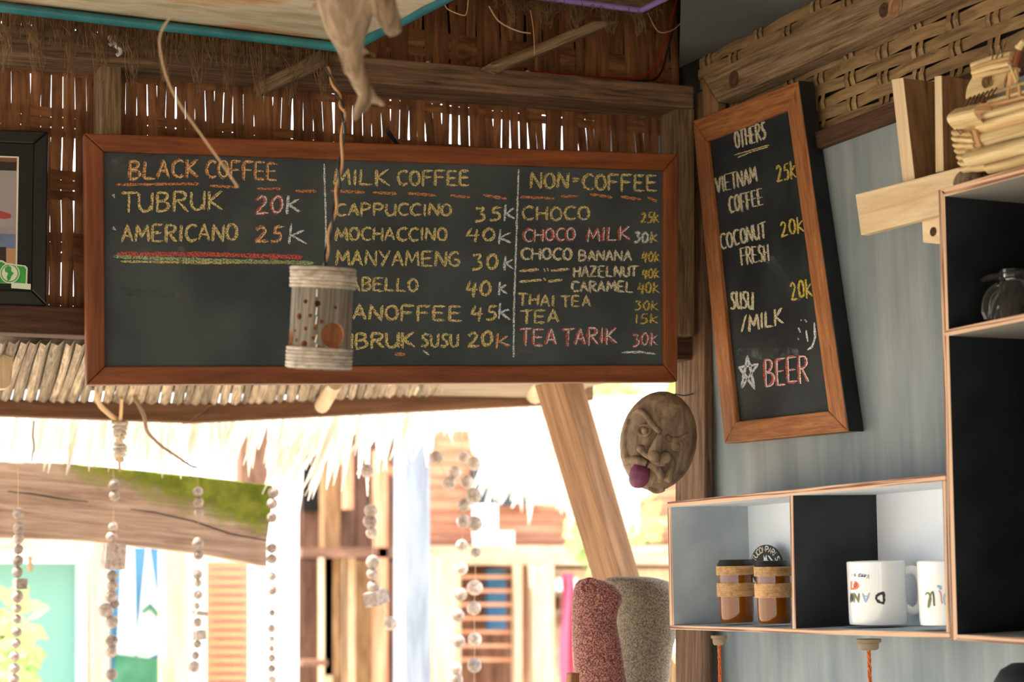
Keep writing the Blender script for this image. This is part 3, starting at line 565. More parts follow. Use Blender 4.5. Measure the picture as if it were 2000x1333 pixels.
def ring(c, r0_, r1_, off, mat, name, par):
    g = G(); vs = []; n = 28
    for k in range(n):
        q = 2 * math.pi * k / n
        for r in (r0_, r1_): vs.append(onN(c[0] + r * math.cos(q), c[1] + r * 1.0 * math.sin(q), npf, ppf + npf * off))
    g.add(vs, [(2 * k, 2 * k + 1, (2 * k + 3) % (2 * n), (2 * k + 2) % (2 * n)) for k in range(n)]); g.build(name, mat, par, fix=False)
ring((19, 534), 17.5, 19.5, .003, 'sticker_white', 'sticker_print', st); ring((19, 534), .2, 15.5, .003, 'sticker_white', 'sticker_print', st)
pq([(9, 524), (16, 519), (22, 522), (22, 530), (27, 534), (22, 540), (20, 547), (15, 549), (13, 541), (16, 534), (10, 531)], 'green_print', .0034, 'sticker_print', st)
pq([(22, 552), (60, 555), (60, 566), (22, 563)], 'sticker_white', .0030, 'sticker_print', st)
#PART4
# ================================================================== bamboo lantern on a twisted cord
DL = 2.12
lc = dep(626, 622, DL); lt = dep(632, 525, DL); lb = dep(622, 722, DL)
axis = (lt - lb).normalized(); H = (lt - lb).length; RL = 60 / FPX * DL
ln = thing('bamboo_lantern', lb, 'perforated grey bamboo tube lantern bound with rattan, hanging before the menu board', 'lantern')
g = G(); g.lathe([(RL, 0), (RL * 1.0, H * .5), (RL * .99, H), (RL * .88, H), (RL * .88, 0)], lb, axis, 72, close=True)
body = g.build('tube', ['gray_bamboo', 'lantern_in'], ln, smooth=False, axis=axis)
holes = [(354, 527, 4.5), (480, 550, 6), (288, 683, 6.5), (405, 676, 3.8), (355, 809, 4.2), (462, 806, 4.2), (440, 907, 4), (340, 972, 7), (262, 930, 3.6), (235, 1024, 3.6), (248, 830, 3.4), (490, 1003, 3.6), (525, 738, 4.2), (672, 590, 3.6), (568, 1060, 3), (198, 770, 3.5), (206, 525, 3.2), (190, 657, 2.4), (782, 755, 2.4), (825, 610, 4), (808, 862, 3.2), (735, 1045, 2.6), (818, 1070, 4), (655, 1075, 2.6), (648, 885, 25), (192, 920, 17)]
cut = G()
ctr = (lt + lb) / 2
for hx, hy, hr in holes:
    px, py = 530 + hx * .1876, 490 + hy * .1876
    d = ray(px, py); o = CAM - lb; a = axis
    dd = d - a * d.dot(a); oo = o - a * o.dot(a); A = dd.dot(dd); B = 2 * dd.dot(oo); Cc = oo.dot(oo) - RL * RL; q = B * B - 4 * A * Cc
    if q <= 0: continue
    P0 = CAM + d * ((-B - math.sqrt(q)) / (2 * A)); nn = (P0 - lb) - a * (P0 - lb).dot(a); nn.normalize()
    cut.tube([P0 + nn * .006, P0 - nn * (RL * .3)], hr * (1.0 if hr < 10 else 1) / FPX * DL, 20)
co = cut.build('cutter', 'lantern_in'); bpy.context.view_layer.update()
bo = body.modifiers.new('b', 'BOOLEAN'); bo.operation = 'DIFFERENCE'; bo.object = co; bo.solver = 'EXACT'
bpy.context.view_layer.update()
me = bpy.data.meshes.new_from_object(body.evaluated_get(bpy.context.evaluated_depsgraph_get())); body.modifiers.clear(); body.data = me
bpy.data.objects.remove(co)
me.materials.clear(); me.materials.append(MATS['gray_bamboo']); me.materials.append(MATS['lantern_in'])
lb_l = V(body.location) * 0
ow = WP[body.name]
for pl in me.polygons:
    c = ow + pl.center; rr_ = ((c - lb) - axis * (c - lb).dot(axis)).length
    pl.material_index = 0 if rr_ > RL * .985 and pl.normal.dot(((c - lb) - axis * (c - lb).dot(axis)).normalized()) > .8 else 1
if 'gr' not in me.attributes: me.attributes.new('gr', 'FLOAT_VECTOR', 'POINT')
P_ = [ow + v.co - lb for v in me.vertices]; e1 = axis.orthogonal().normalized(); e2 = axis.cross(e1)
me.attributes['gr'].data.foreach_set('vector', [c for p in P_ for c in (p.dot(axis), p.dot(e1), p.dot(e2))])
for z0, n, rad in ((H * .795, 6, 1.06), (H * .004, 6, 1.06)):
    for k in range(n):
        g = G(); pts = [(RL * rad + .0022 * math.cos(q) - .001, z0 + .0032 + k * H * .0345 + .0024 * math.sin(q)) for q in [i * math.pi / 4 for i in range(8)]]
        ax2 = (axis + e1 * R.uniform(-.006, .006) + e2 * R.uniform(-.006, .006)).normalized()
        g.lathe(pts, lb, ax2, 48, close=True); g.build('rattan_band', 'rattan_gray', ln, smooth=True)
g = G(); g.lathe([(0, H - .004), (RL * .9, H - .004), (RL * .9, H - .001), (0, H - .001)], lb, axis, 32); g.build('cap', 'gray_bamboo', ln)
vein = G(); 
for k in range(7):
    a0, a1 = (475, 400 + k * 95), (472 - k * 3, 480 + k * 95)
    if k in (1, 4): continue
    q = []
    for hx, hy in (a0, a1):
        d = ray(530 + hx * .1876, 490 + hy * .1876); dd = d - axis * d.dot(axis); o = CAM - lb; oo = o - axis * o.dot(axis); A = dd.dot(dd); B = 2 * dd.dot(oo); Cc = oo.dot(oo) - (RL * 1.004) ** 2
        q.append(CAM + d * ((-B - math.sqrt(B * B - 4 * A * Cc)) / (2 * A)))
    vein.tube(q, [.0012, .0016], 6, flat=.5)
vein.build('resin_streak', 'cream', ln)
cord = thing('hanging_cord', dep(632, 520, DL), parent=ln)
cl = bez([dep(a, b, DL + c) for a, b, c in ((633, 524, 0), (642, 470, 0), (655, 400, .0), (664, 330, .0), (671, 240, .0), (667, 205, .02), (655, 172, .06), (638, 132, .16))], 12)
for s, mat in ((0, 'black_cable'), (math.pi, 'tan_cable')):
    pts = [p + RT * .0021 * math.cos(i * .42 + s) - FW * .0021 * math.sin(i * .42 + s) for i, p in enumerate(cl)]
    g = G(); g.tube(pts, .0017, 8); g.build('strand', mat, cord, smooth=True)
# ================================================================== hanging root wood (near)
def meta(name, parts, res, mat, parent=None, smooth_it=6, disp=None, **k):
    """join balls and tapered limbs into one continuous skin with a voxel remesh"""
    g = G()
    for p in parts:
        if p[0] == 'b': g.ball(p[1], p[2], 20, 14, sq=p[3] if len(p) > 3 else (1, 1, 1), rot=p[4] if len(p) > 4 else None)
        else: g.tube(bez(p[1], 5), interp(p[2], (len(p[1]) - 1) * 5 + 1), 14)
    me = bpy.data.meshes.new('t'); me.from_pydata([tuple(v) for v in g.v], [], g.f)
    ob = bpy.data.objects.new('t', me); COL.objects.link(ob)
    m1 = ob.modifiers.new('r', 'REMESH'); m1.mode = 'VOXEL'; m1.voxel_size = res
    m2 = ob.modifiers.new('s', 'SMOOTH'); m2.iterations = smooth_it; m2.factor = .5
    bpy.context.view_layer.update(); m3 = bpy.data.meshes.new_from_object(ob.evaluated_get(bpy.context.evaluated_depsgraph_get()))
    g2 = G(); g2.add([v.co.copy() for v in m3.vertices], [tuple(p.vertices) for p in m3.polygons])
    if disp:
        ns = [v.normal.copy() for v in m3.vertices]; g2.v = [p + n_ * disp(p) for p, n_ in zip(g2.v, ns)]
    bpy.data.objects.remove(ob); return g2.build(name, mat, parent, smooth=True, fix=False, **k)
DR = 1.85
def rp(*q): return [dep(a, b, DR + (c[0] if c else 0)) for a, b, *c in q]
s_ = DR / FPX
meta('driftwood_root', [('t', rp((655, -70), (665, 20), (682, 90), (692, 140)), [52 * s_, 42 * s_, 26 * s_, 19 * s_]), ('t', rp((700, -60), (700, 20), (695, 80), (690, 120)), [30 * s_, 26 * s_, 18 * s_, 13 * s_]),
    ('t', rp((690, 110), (700, 150), (714, 178), (722, 190)), [19 * s_, 16 * s_, 15 * s_, 14 * s_]), ('t', rp((718, 182), (708, 205), (694, 226), (698, 238)), [14 * s_, 13 * s_, 10 * s_, 3 * s_]),
    ('t', rp((712, 178), (732, 194), (752, 207)), [11 * s_, 8 * s_, 4 * s_]), ('t', rp((690, 85), (712, 98), (738, 112)), [16 * s_, 7 * s_, 1.5 * s_]),
    ('t', rp((738, -60), (748, 0), (762, 40), (772, 66)), [26 * s_, 24 * s_, 22 * s_, 17 * s_]), ('t', rp((640, -10), (618, 10), (606, 20)), [16 * s_, 9 * s_, 4 * s_])],
    .0028, 'root_wood', smooth_it=2, disp=lambda p: .0035 * noise.noise(V((p.x * 60, p.y * 60, p.z * 16))), label='gnarled pale driftwood root hanging down at the top centre', cat='root', axis=(0, 0, 1))
# cane whip and loose fibres, cables
g = G(); g.tube(bez(rp((332, 34), (316, 60), (312, 90), (325, 150), (352, 205), (392, 262), (432, 318), (465, 366)), 6), .0011, 6); g.build('cane_whip', 'cane', smooth=True, label='thin curved cane dangling in front of the BLACK COFFEE heading', cat='cane')
def wire(name, pts, y, r, mat, label, cat='cable', **k):
    g = G(); g.tube(bez([onY(a, b, y + (c[0] if c else 0)) for a, b, *c in pts], 6), r, 6); return g.build(name, mat, smooth=True, label=label, cat=cat, **k)
wire('red_cable', [(735, 112), (800, 121), (900, 128), (1060, 141), (1160, 150), (1245, 152), (1280, 128), (1295, 90), (1310, 40), (1325, -10)], YB - .06, .0016, 'red_cable', 'red cable running on top of the long beam and up at the right')
wire('black_cable', [(840, 127), (960, 138), (1100, 150), (1240, 158), (1285, 150), (1305, 95), (1318, 40), (1330, -10)], YB - .05, .0018, 'black_cable', 'black cable beside the red one on the long beam')
wire('red_cable', [(1215, 160), (1262, 158), (1296, 138), (1300, 120), (1312, 60)], YB - .045, .0013, 'red_cable', 'second short red cable curling up near the corner')
wire('thin_wire', [(1265, 25), (1284, 60), (1305, 62), (1325, 50), (1336, 30), (1335, -5)], YB - .12, .0008, 'cane', 'thin loop of pale wire by the purple pipe', 'wire')
wire('thin_wire', [(955, 12), (975, 42), (1010, 60), (1036, 65)], YB - .14, .0013, 'cane', 'dry curling tendril above the long strut', 'wire')
wire('thin_wire', [(1036, 20), (1042, 60), (1044, 108)], YB - .14, .0007, 'cane', 'thin fibre strand hanging over the long strut', 'wire')
wire('thin_wire', [(915, -5), (912, 22), (905, 30), (875, 18), (868, 5)], YB - .3, .001, 'cane', 'small hooked tendril at the top edge right of the root', 'wire')
for i, px in enumerate((1030, 1243, 1266, 835)):
    wx = thing('cable_clip', onY(px, 120 + (px - 735) * .09 + (5 if px > 1100 else 0), YB - .08), ['white cable clip on the long beam just right of the long strut foot', 'white cable clip near the corner, left one of the close pair', 'white cable clip near the corner, right one of the close pair', 'white cable clip on the long beam just right of the hanging root'][i], 'cable clip', group='white clips along the long beam')
    g = G(); c = WP[wx.name] + V((0, 0, .004)); g.tube([c + V((math.cos(q) * .003, 0, math.sin(q) * .003)) for q in [k * .45 for k in range(8)]], .0010, 6); g.build('hook', 'white_plastic', wx)
    g = G(); g.tube([c + V((.004, 0, -.003)), c + V((.004, 0, .005))], .0012, 6); g.build('nail', 'metal', wx)
ins = thing('insulator_hook', onY(225, 100, YB - .10), 'small white curled hook screwed on the beam above the left post', 'hook')
g = G(); g.tube([onY(a, b, YB - .1) for a, b in bez([V((213, 80, 0)), V((220, 84, 0)), V((224, 92, 0)), V((232, 92, 0)), V((236, 100, 0)), V((230, 108, 0))], 5) for a, b in [(a, b)]] if False else [onY(p.x, p.y, YB - .1) for p in bez([(214, 88, 0), (222, 84, 0), (228, 92, 0), (235, 96, 0), (234, 104, 0), (228, 108, 0)], 5)], .003, 8); g.build('curl', 'white_plastic', ins, smooth=True)
g = G(); g.lathe([(.006, 0), (.007, .004), (.005, .008), (0, .009)], onY(218, 76, YB - .088), V((0, -1, 0)), 14); g.build('screw_plate', 'post_lit', ins)
g = G(); a_, b_ = onY(756, 255, YB - .12), onY(776, 282, YB - .07); g.tube([a_, a_.lerp(b_, .15), b_], [.0035, .0042, .003], 10); g.build('peg', 'black_paint', smooth=True, label='dark peg sticking out above the middle of the menu board', cat='peg')
#PART5
# ================================================================== shelves on the right wall
XF = XR - .16; SD = .155
sh = thing('cup_shelf', onX(1575, 1240, XR - .08), 'low wide plywood shelf box holding two amber glasses and two white mugs', 'shelf')
def pan(name, px, mat, par, xf=XF, d=SD, edge='ply_edge', label=None):
    return G().prism(quadX(px, xf), (d, 0, 0), edge=True).build(name, [mat, edge], par, label=label, bevel=.0008)
pan('top_panel', [(1303, 981), (1846.5, 926), (1847, 940), (1303, 992)], 'white_paint', sh)
pan('bottom_panel', [(1308, 1222), (1855, 1236), (1855.5, 1248), (1309, 1230)], 'gray_paint', sh)
pan('side_panel', [(1303, 992), (1310, 991), (1316, 1222), (1308, 1222)], 'gray_paint', sh)
pan('side_panel', [(1840, 940), (1847, 939), (1855, 1236), (1848, 1236)], 'gray_paint', sh)
dv = G(); dv.prism(quadX([(1542, 969), (1549, 968), (1555, 1229), (1548, 1229)], XF), (SD, 0, 0), edge=True); dv.build('divider', ['black_paint', 'ply_edge'], sh, label='black painted divider')
b1 = XR - .008
def backp(par, px0, xf, mat, name='back_panel'):
    q = [p + V((SD, 0, 0)) for p in quadX(px0, xf)]; G().prism(q, (-.004, 0, 0)).build(name, mat, par)
backp(sh, [(1306, 984), (1848, 930), (1854, 1240), (1310, 1226)], XF, 'white_paint')
bs = thing('tall_shelf', onX(1950, 1250, XR - .08), 'tall black plywood shelf unit at the right edge of the picture', 'shelf')
pan('side_panel', [(1832, 371), (1845, 373), (1870, 1250), (1857, 1252)], 'black_paint', bs, d=SD + .002)
def ext(p, q, x): # extend a front line towards the camera to a given pixel x
    t = (x - p[0]) / (q[0] - p[0]); return (x, p[1] + (q[1] - p[1]) * t)
pan('top_panel', [(1834, 370), (2130, 287), (2130, 308), (1846, 384)], 'shelf_under', bs, d=SD)
pan('shelf_board', [(1844, 645), (2130, 585), (2130, 601), (1845, 658)], 'shelf_under', bs, d=SD, label='middle shelf board')
pan('bottom_panel', [(1868, 1240), (2130, 1252), (2130, 1268), (1868, 1252)], 'gray_paint', bs, d=SD)
pan('side_panel', [(2120, 300), (2135, 300), (2150, 1260), (2135, 1260)], 'black_paint', bs, d=SD)
backp(bs, [(1836, 374), (2130, 290), (2140, 1262), (1864, 1248)], XF, 'black_paint')
for i, (a, b, c_) in enumerate(((1404, 1242, 18), (1696, 1249, 25))):
    t = thing('cord_ceiling_cup', onX(a, b, XR - .08), ['small round wooden cord cup under the left bay of the cup shelf', 'larger round wooden cord cup under the mug bay of the cup shelf'][i], 'cord cup')
    u = c_ / FPX * 2.4; c = onX(a, b, XR - .08)
    g = G(); g.lathe([(0, 0), (u, 0), (u * 1.02, -.004), (u * .8, -.006), (u * .78, -.013), (u * .62, -.0155), (0, -.0155)], c, n=28); g.build('cup', 'socket', t, smooth=False)
    g = G(); l = bez([c - V((0, 0, .012)), c - V((0, -.001, .06)), c - V((.004, .003, .2)), c - V((.006, .0, .5))], 20)
    for s in (0, 2.1, 4.2): g.tube([p + V((.0018 * math.cos(k * .5 + s), .0018 * math.sin(k * .5 + s), 0)) for k, p in enumerate(l)], .0014, 6)
    g.build('twisted_cord', 'orange_rope', t, smooth=True, label='orange twisted cord', kind=None)
# amber glasses
zf = None
def jar(px, pyb, x, label):
    c = onX(px, pyb, x); k = 2.55 / FPX * ((c - CAM).dot(FW) / 2.55); r = 33.5 * k; h = 112 * k
    t = thing('amber_glass', c, label, 'glass', 'amber glasses in the cup shelf')
    g = G(); g.lathe([(0, .001), (r * .93, .001), (r * .97, .005), (r, h * .2), (r, h * .97), (r * .93, h * .97), (r * .92, .008), (0, .007)], c, n=40); g.build('glass_body', 'amber', t, smooth=True)
    g = G(); g.lathe([(0, h * .985), (r * .86, h * .985), (r * 1.03, h * .985), (r * 1.06, h * 1.0), (r * 1.0, h * 1.04), (r * .9, h * 1.09), (0, h * 1.09)], c, n=36); g.build('lid', 'lid_black', t, smooth=False)
    for z0, n, dr in ((h * .84, 6, 1.08), (h * .47, 9, 1.09)):
        g = G()
        for q in range(n): g.lathe([(r * dr + .0013 * math.cos(a), z0 + q * .0024 + .0014 * math.sin(a)) for a in [i * math.pi / 3 for i in range(6)]], c, n=36, close=True)
        g.build('rattan_wrap', 'rattan_tan', t, smooth=True, kind='stuff')
jar(1440, 1217, XR - .105, 'left of the two rattan-wrapped amber glasses with black lids'); jar(1514, 1219, XR - .112, 'right amber glass, with the round black badge behind its lid')
bd = thing('round_badge', onX(1499, 1108, XR - .035), 'round black badge with cream lettering leaning behind the right amber glass', 'badge')
bc = onX(1499, 1107, XR - .035); bn = (V((CAM.x, CAM.y, CAM.z)) - bc); bn.z = 0; bn = (V((-1, -.25, 0))).normalized(); kb = (bc - CAM).dot(FW) / FPX; rb = 42 * kb
g = G(); g.lathe([(0, 0), (rb, 0), (rb, .003), (0, .003)], bc, bn, 48); dk = g.build('disc', 'black_paint', bd)
bu = V((0, 0, 1)); br = bu.cross(bn).normalized()
to5 = lambda q, off: bc + bn * (.0032 + off) + br * q[0] + bu * q[1]
g = G(); rr = random.Random(5)
def arctext(g, text, r, hh, a0, a1, to, wdt, flip=1):
    n = len(text)
    for i, ch in enumerate(text):
        a = math.radians(a0 + (a1 - a0) * (i + .5) / n); ca, sa = math.cos(a), math.sin(a)
        for pl in polys(ch)[0]:
            q = [((r + (b - 3) / 6 * hh) * ca + (x - 2) / 4 * hh * .7 * sa, (r + (b - 3) / 6 * hh) * sa - (x - 2) / 4 * hh * .7 * ca) for x, b in pl]
            k = 1000; g2 = G(); stroke(g2, [(u * k, v * k) for u, v in q], wdt * k, lambda z, o: to((z[0] / k, z[1] / k), o), .0004, rr); g.add(g2.v, g2.f)
arctext(g, 'TUCOMPARIS', rb * .8, rb * .26, 160, 20, to5, rb * .05); g.build('badge_print', 'cream', bd, fix=False)
g = G(); g.add([to5((x * rb, y * rb), .0005) for x, y in ((-.14, 0), (-.12, .55), (-.04, .38), (.05, .56), (.1, .3), (.32, .2), (.3, 0))], [tuple(range(7))]); g.add([to5((x * rb, y * rb), .0005) for x, y in ((.12, .5), (.22, .5), (.66, .05), (.56, 0))], [(0, 1, 2, 3)]); g.build('badge_print', 'white_art', bd, fix=False)
# mugs, standing upside down
def mug(px, pyb, x, hpx, wpx, label):
    c = onX(px, pyb, x); k = (c - CAM).dot(FW) / FPX; r = wpx / 2 * k; h = hpx * k
    t = thing('white_mug', c, label, 'mug', 'upturned mugs in the cup shelf')
    g = G(); g.lathe([(0, h * .985), (r * .75, h * .985), (r * .78, h), (r * .96, h), (r, h * .985), (r, .004), (r * .985, .0), (r * .9, .0), (r * .89, .005), (r * .88, h * .93), (0, h * .93)], c, n=56); g.build('mug_body', 'ceramic', t, smooth=True)
    dr = (RT * .995 + V((0, 0, 0))); dr.z = 0; dr = (dr.normalized() * 1.0 - V((FW.x, FW.y, 0)).normalized() * .15).normalized()
    pts = [c + dr * (r * a) + V((0, 0, h * b)) for a, b in ((.93, .80), (1.16, .845), (1.40, .80), (1.50, .66), (1.50, .38), (1.40, .25), (1.18, .19), (.93, .24))]
    g = G(); g.tube(bez(pts, 5), .0048, 12, flat=1.3); g.build('handle', 'ceramic', t, smooth=True)
    return t, c, r, h, k, dr
def oncyl(c, r, off):
    def f(q, o):
        d = ray(*q); dd = V((d.x, d.y, 0)); oo = V((CAM.x - c.x, CAM.y - c.y, 0)); R2 = (r + off + o) ** 2; A = dd.dot(dd); B = 2 * dd.dot(oo); C_2 = oo.dot(oo) - R2; q2 = max(B * B - 4 * A * C_2, 0)
        return CAM + d * ((-B - math.sqrt(q2)) / (2 * A))
    return f
m1, c1, r1, h1, k1, d1 = mug(1716, 1219, XR - .085, 122, 113, 'whole upturned white mug beside the black divider, printed DANN')
f1 = oncyl(c1, r1, .0002)
def mugprint(par, f, text, p0, p1, h, mat, wd, seed=0): write(par, f, text, p0, p1, h, (mat, mat), wd, up=(0, 1), seed=seed, name='mug_print', second=False)
mugprint(m1, f1, 'D', (1727, 1158), (1710, 1158), 20, 'ink_black', 5); mugprint(m1, f1, 'A', (1698, 1158), (1684, 1158), 19, 'ink_blue', 3); mugprint(m1, f1, 'N', (1677, 1159), (1668, 1159), 19, 'ink_olive', 3)
mugprint(m1, f1, 'N', (1665, 1159), (1661, 1159), 19, 'ink_black', 2); mugprint(m1, f1, 'Keep s.i', (1697, 1123), (1663, 1121), 8, 'ink_black', 1.3)
g = G(); ov = [(1661, 1136), (1672, 1136), (1677, 1141), (1678, 1146), (1675, 1151), (1668, 1153), (1661, 1153)]; g.add([f1(q, .0002) for q in ov], [tuple(range(7))]); g.build('mug_print', 'ink_orange', m1, fix=False)
mugprint(m1, f1, '01', (1672, 1140), (1663, 1140), 8, 'print_red', 1.4)
m2, c2, r2, h2, k2, d2 = mug(1852, 1220, XR - .112, 124, 108, 'upturned white mug half hidden by the tall shelf edge')
f2 = oncyl(c2, r2, .0002)
def curl(par, f, pts, mat, wd):
    g = G(); stroke(g, chaikin(pts, 2), wd, f, .0003, random.Random(3), 0, .1); g.build('mug_print', mat, par, fix=False)
curl(m2, f2, [(1807, 1163), (1812, 1156), (1818, 1168), (1815, 1186), (1812, 1188), (1814, 1172), (1820, 1156), (1823, 1157), (1824, 1184)], 'ink_olive', 3)
curl(m2, f2, [(1822, 1156), (1824, 1168), (1825, 1184)], 'ink_black', 2.5); curl(m2, f2, [(1830, 1146), (1836, 1146), (1837, 1152)], 'ink_blue', 5); curl(m2, f2, [(1833, 1154), (1837, 1158), (1840, 1180)], 'ink_pink', 2.5); curl(m2, f2, [(1845, 1160), (1843, 1172), (1846, 1182)], 'ink_blue', 2.5)
# glass coffee dripper
gd = onX(1982, 631, XR - .095); kd = (gd - CAM).dot(FW) / FPX
t = thing('glass_dripper', gd, 'upturned clear glass coffee dripper with ribbed cone and loop handle on the tall shelf', 'coffee dripper')
a_ = V((0, 0, 1)); U = kd
g = G(); g.lathe([(50 * U, 2 * U), (44 * U, 34 * U), (28 * U, 62 * U), (18 * U, 84 * U), (16.5 * U, 84 * U), (26 * U, 62 * U), (42 * U, 34 * U), (48 * U, 2 * U)], gd, n=40, close=True); g.build('cone', 'glass', t, smooth=True)
g = G(); g.lathe([(16 * U, 84 * U), (56 * U, 84 * U), (61 * U, 88 * U), (56 * U, 93 * U), (20 * U, 95 * U), (16 * U, 95 * U)], gd, n=48, close=True); g.build('flange', 'glass', t, smooth=True)
g = G(); g.lathe([(24 * U, 94 * U), (24 * U, 104 * U), (21 * U, 104 * U), (21 * U, 94 * U)], gd, n=36, close=True); g.build('collar', 'glass', t, smooth=True)
for k in range(10):
    q0 = k * math.pi / 5; pts = [gd + V((math.cos(q0 + s * .5), math.sin(q0 + s * .5), 0)) * (r_ * U) + V((0, 0, z_ * U)) for s, r_, z_ in ((0, 50, 6), (.4, 45, 34), (.8, 31, 60), (1.1, 20, 82))]
    g = G(); g.tube(bez(pts, 4), .0016, 6); g.build('rib', 'glass', t, smooth=True)
hd = V((-.94, .33, 0)).normalized(); g = G(); g.tube(bez([gd - RT * (28 * U) + V((0, 0, 74 * U)), gd - RT * (48 * U) + V((0, 0, 56 * U)), gd - RT * (56 * U) + V((0, 0, 30 * U)), gd - RT * (52 * U) + V((0, 0, 8 * U))], 5), .0035, 10, flat=1.5); g.build('handle', 'glass', t, smooth=True)
#PART6
# ================================================================== wooden bracket, bamboo ship
wbk = thing('wooden_bracket', onX(1780, 470, XR - .06), 'pale new wooden bracket with a slanting cross plank fixed left of the tall shelf', 'bracket')
XB = XR - .098; YP = onX(1834, 400, XF).y + .003
def px_(name, px, x, d, mat, par, bevel=.0015, label=None, axis=None):
    return G().prism(quadX(px, x), (d, 0, 0)).build(name, mat, par, bevel=bevel, label=label, axis=axis)
def clipY(q): return [V((p.x, max(p.y, YP), p.z)) for p in q]
def px_c(name, px, x, d, mat, par, bevel=.0015): return G().prism(clipY(quadX(px, x)), (d, 0, 0)).build(name, mat, par, bevel=bevel)
px_c('cross_plank', [(1670, 380), (1890, 322), (1902, 402), (1681, 460)], XB - .014, .014, 'pale_wood', wbk)
q = quadX([(1742, 156), (1763, 152), (1786, 352), (1764, 356)], XB); G().prism(q, (.108, 0, 0)).build('upright', 'brown_board', wbk, bevel=.001, label='board seen edge on, pale front edge')
q = quadX([(1741.5, 156), (1763.5, 152), (1786.5, 352), (1763.5, 356)], XB - .0006); G().prism(q, (.0012, 0, 0)).build('edge_face', 'pale_wood', wbk)
q = quadX([(1826, 150), (1838, 148), (1842, 334), (1828, 337)], XB); G().prism(q, (.108, 0, 0)).build('upright', 'brown_board', wbk, bevel=.001)
q = quadX([(1825.5, 150), (1838.5, 148), (1842.5, 334), (1827.5, 337)], XB - .0006); G().prism(q, (.0012, 0, 0)).build('edge_face', 'pale_wood', wbk)
px_c('lower_stub', [(1800, 428), (1846, 418), (1848, 478), (1802, 474)], XB + .002, .02, 'pale_wood', wbk)
g = G(); g.lathe([(.0065, 0), (.004, .0012), (0, .0016)], onX(1822, 453, XB + .001), V((-1, 0, 0)), 12); g.build('knot', 'beam_dark', wbk)
XS = XR - .145
ship = thing('bamboo_ship', onX(1950, 330, XS + .04), 'handmade model boat of split bamboo standing on top of the tall shelf', 'model boat')
def half(name, px, x, bulge, mat='ship_wood', par=ship, n=6, thick=.003):
    """a split bamboo plank: quad TL,TR,BR,BL bulging toward the room"""
    a, b, c, d = quadX(px, x); g = G(); vs = []; m = 6
    for i in range(m + 1):
        for j in range(n + 1):
            p = a.lerp(b, i / m).lerp(d.lerp(c, i / m), j / n); s = math.sin(math.pi * j / n)
            vs.append(p - DX * bulge * s + V((0, 0, .0006 * math.sin(i * 2.1 + px[0][0]))))
    k = len(vs); vs += [v + DX * thick for v in vs]; w_ = n + 1; fs = []
    for i in range(m):
        for j in range(n): q = (i * w_ + j, (i + 1) * w_ + j, (i + 1) * w_ + j + 1, i * w_ + j + 1); fs += [q, tuple(k + z for z in q[::-1])]
    for i in range(m): fs += [(i * w_, k + i * w_, k + (i + 1) * w_, (i + 1) * w_), (i * w_ + n, (i + 1) * w_ + n, k + (i + 1) * w_ + n, k + i * w_ + n)]
    for j in range(n): fs += [(j, j + 1, k + j + 1, k + j), (m * w_ + j, k + m * w_ + j, k + m * w_ + j + 1, m * w_ + j + 1)]
    g.add(vs, fs); return g.build(name, mat, par, smooth=False)
half('bow_plate', [(1867, 213), (1915, 201), (1921, 242), (1864, 254)], XS - .006, .014)
half('hull_plank', [(1919, 236), (2090, 178), (2090, 214), (1908, 263)], XS, .007); half('hull_plank', [(1908, 262), (2090, 214), (2090, 242), (1914, 288)], XS - .001, .005)
half('hull_plank', [(1887, 297), (2090, 246), (2090, 278), (1892, 327)], XS - .012, .009); half('hull_plank', [(1924, 320), (2090, 279), (2090, 303), (1930, 341)], XS - .002, .005)
for k, (a, b, c, d) in enumerate([((1863, 252), (1899, 256), (1902, 268), (1861, 265)), ((1861, 266), (1902, 268), (1904, 280), (1863, 278)), ((1863, 279), (1904, 280), (1904, 291), (1865, 289)), ((1866, 290), (1896, 292), (1890, 302), (1869, 301)), ((1870, 302), (1890, 303), (1890, 314), (1873, 313)), ((1873, 314), (1892, 315), (1893, 327), (1876, 325)), ((1876, 326), (1925, 318), (1930, 334), (1880, 337))]):
    half('bow_layer', [a, b, c, d], XS - .003 + .0012 * (k % 2), .004)
px_('hull_rib', [(1897, 254), (1905, 252), (1916, 286), (1907, 290)], XS - .008, .006, 'rattan_tan', ship)
px_('bulkhead', [(1867, 214), (2090, 160), (2090, 330), (1880, 336)], XS + .055, .004, 'rattan_tan', ship)
px_('deck_board', [(1915, 232), (2090, 182), (2090, 186), (1918, 240)], XS + .005, .05, 'rattan_tan', ship)
half('cabin_wall', [(1898, 153), (1971, 134), (1961, 172), (1886, 194)], XS + .03, .003)
px_('cabin_lip', [(1897, 146), (1971, 130), (1970, 138), (1898, 155)], XS + .020, .02, 'ship_wood', ship)
px_('cabin_side', [(1969, 134), (1984, 129), (1992, 182), (1962, 190)], XS + .03, .004, 'rattan_tan', ship)
def rod(name, a, b, x, r, mat='ship_wood', par=ship, xb=None):
    g = G(); p, q = onX(a[0], a[1], x), onX(b[0], b[1], x if xb is None else xb); g.tube([p, p.lerp(q, .5) + V((0, 0, r * .3)), q], [r, r * 1.05, r * .95], 8); return g.build(name, mat, par, smooth=True)
rod('roof_rod', (1899, 128), (1976, 106), XS + .035, .0042); rod('roof_rod', (1900, 135), (1974, 114), XS + .028, .0036, 'rattan_tan'); rod('roof_rod', (1900, 142), (1972, 124), XS + .022, .0036)
rod('rail', (1921, 227), (2080, 186), XS - .002, .0045); rod('rail', (1932, 207), (2080, 172), XS + .005, .0022, 'rattan_tan'); rod('rail', (1930, 199), (2080, 160), XS + .01, .0022); rod('rail', (1926, 186), (2080, 140), XS + .02, .0022)
for a, b in (((1970, 170), (1968, 196)), ((1935, 205), (1937, 222)), ((1990, 166), (1992, 192))): rod('rail_post', a, b, XS + .006, .0016, 'rattan_tan')
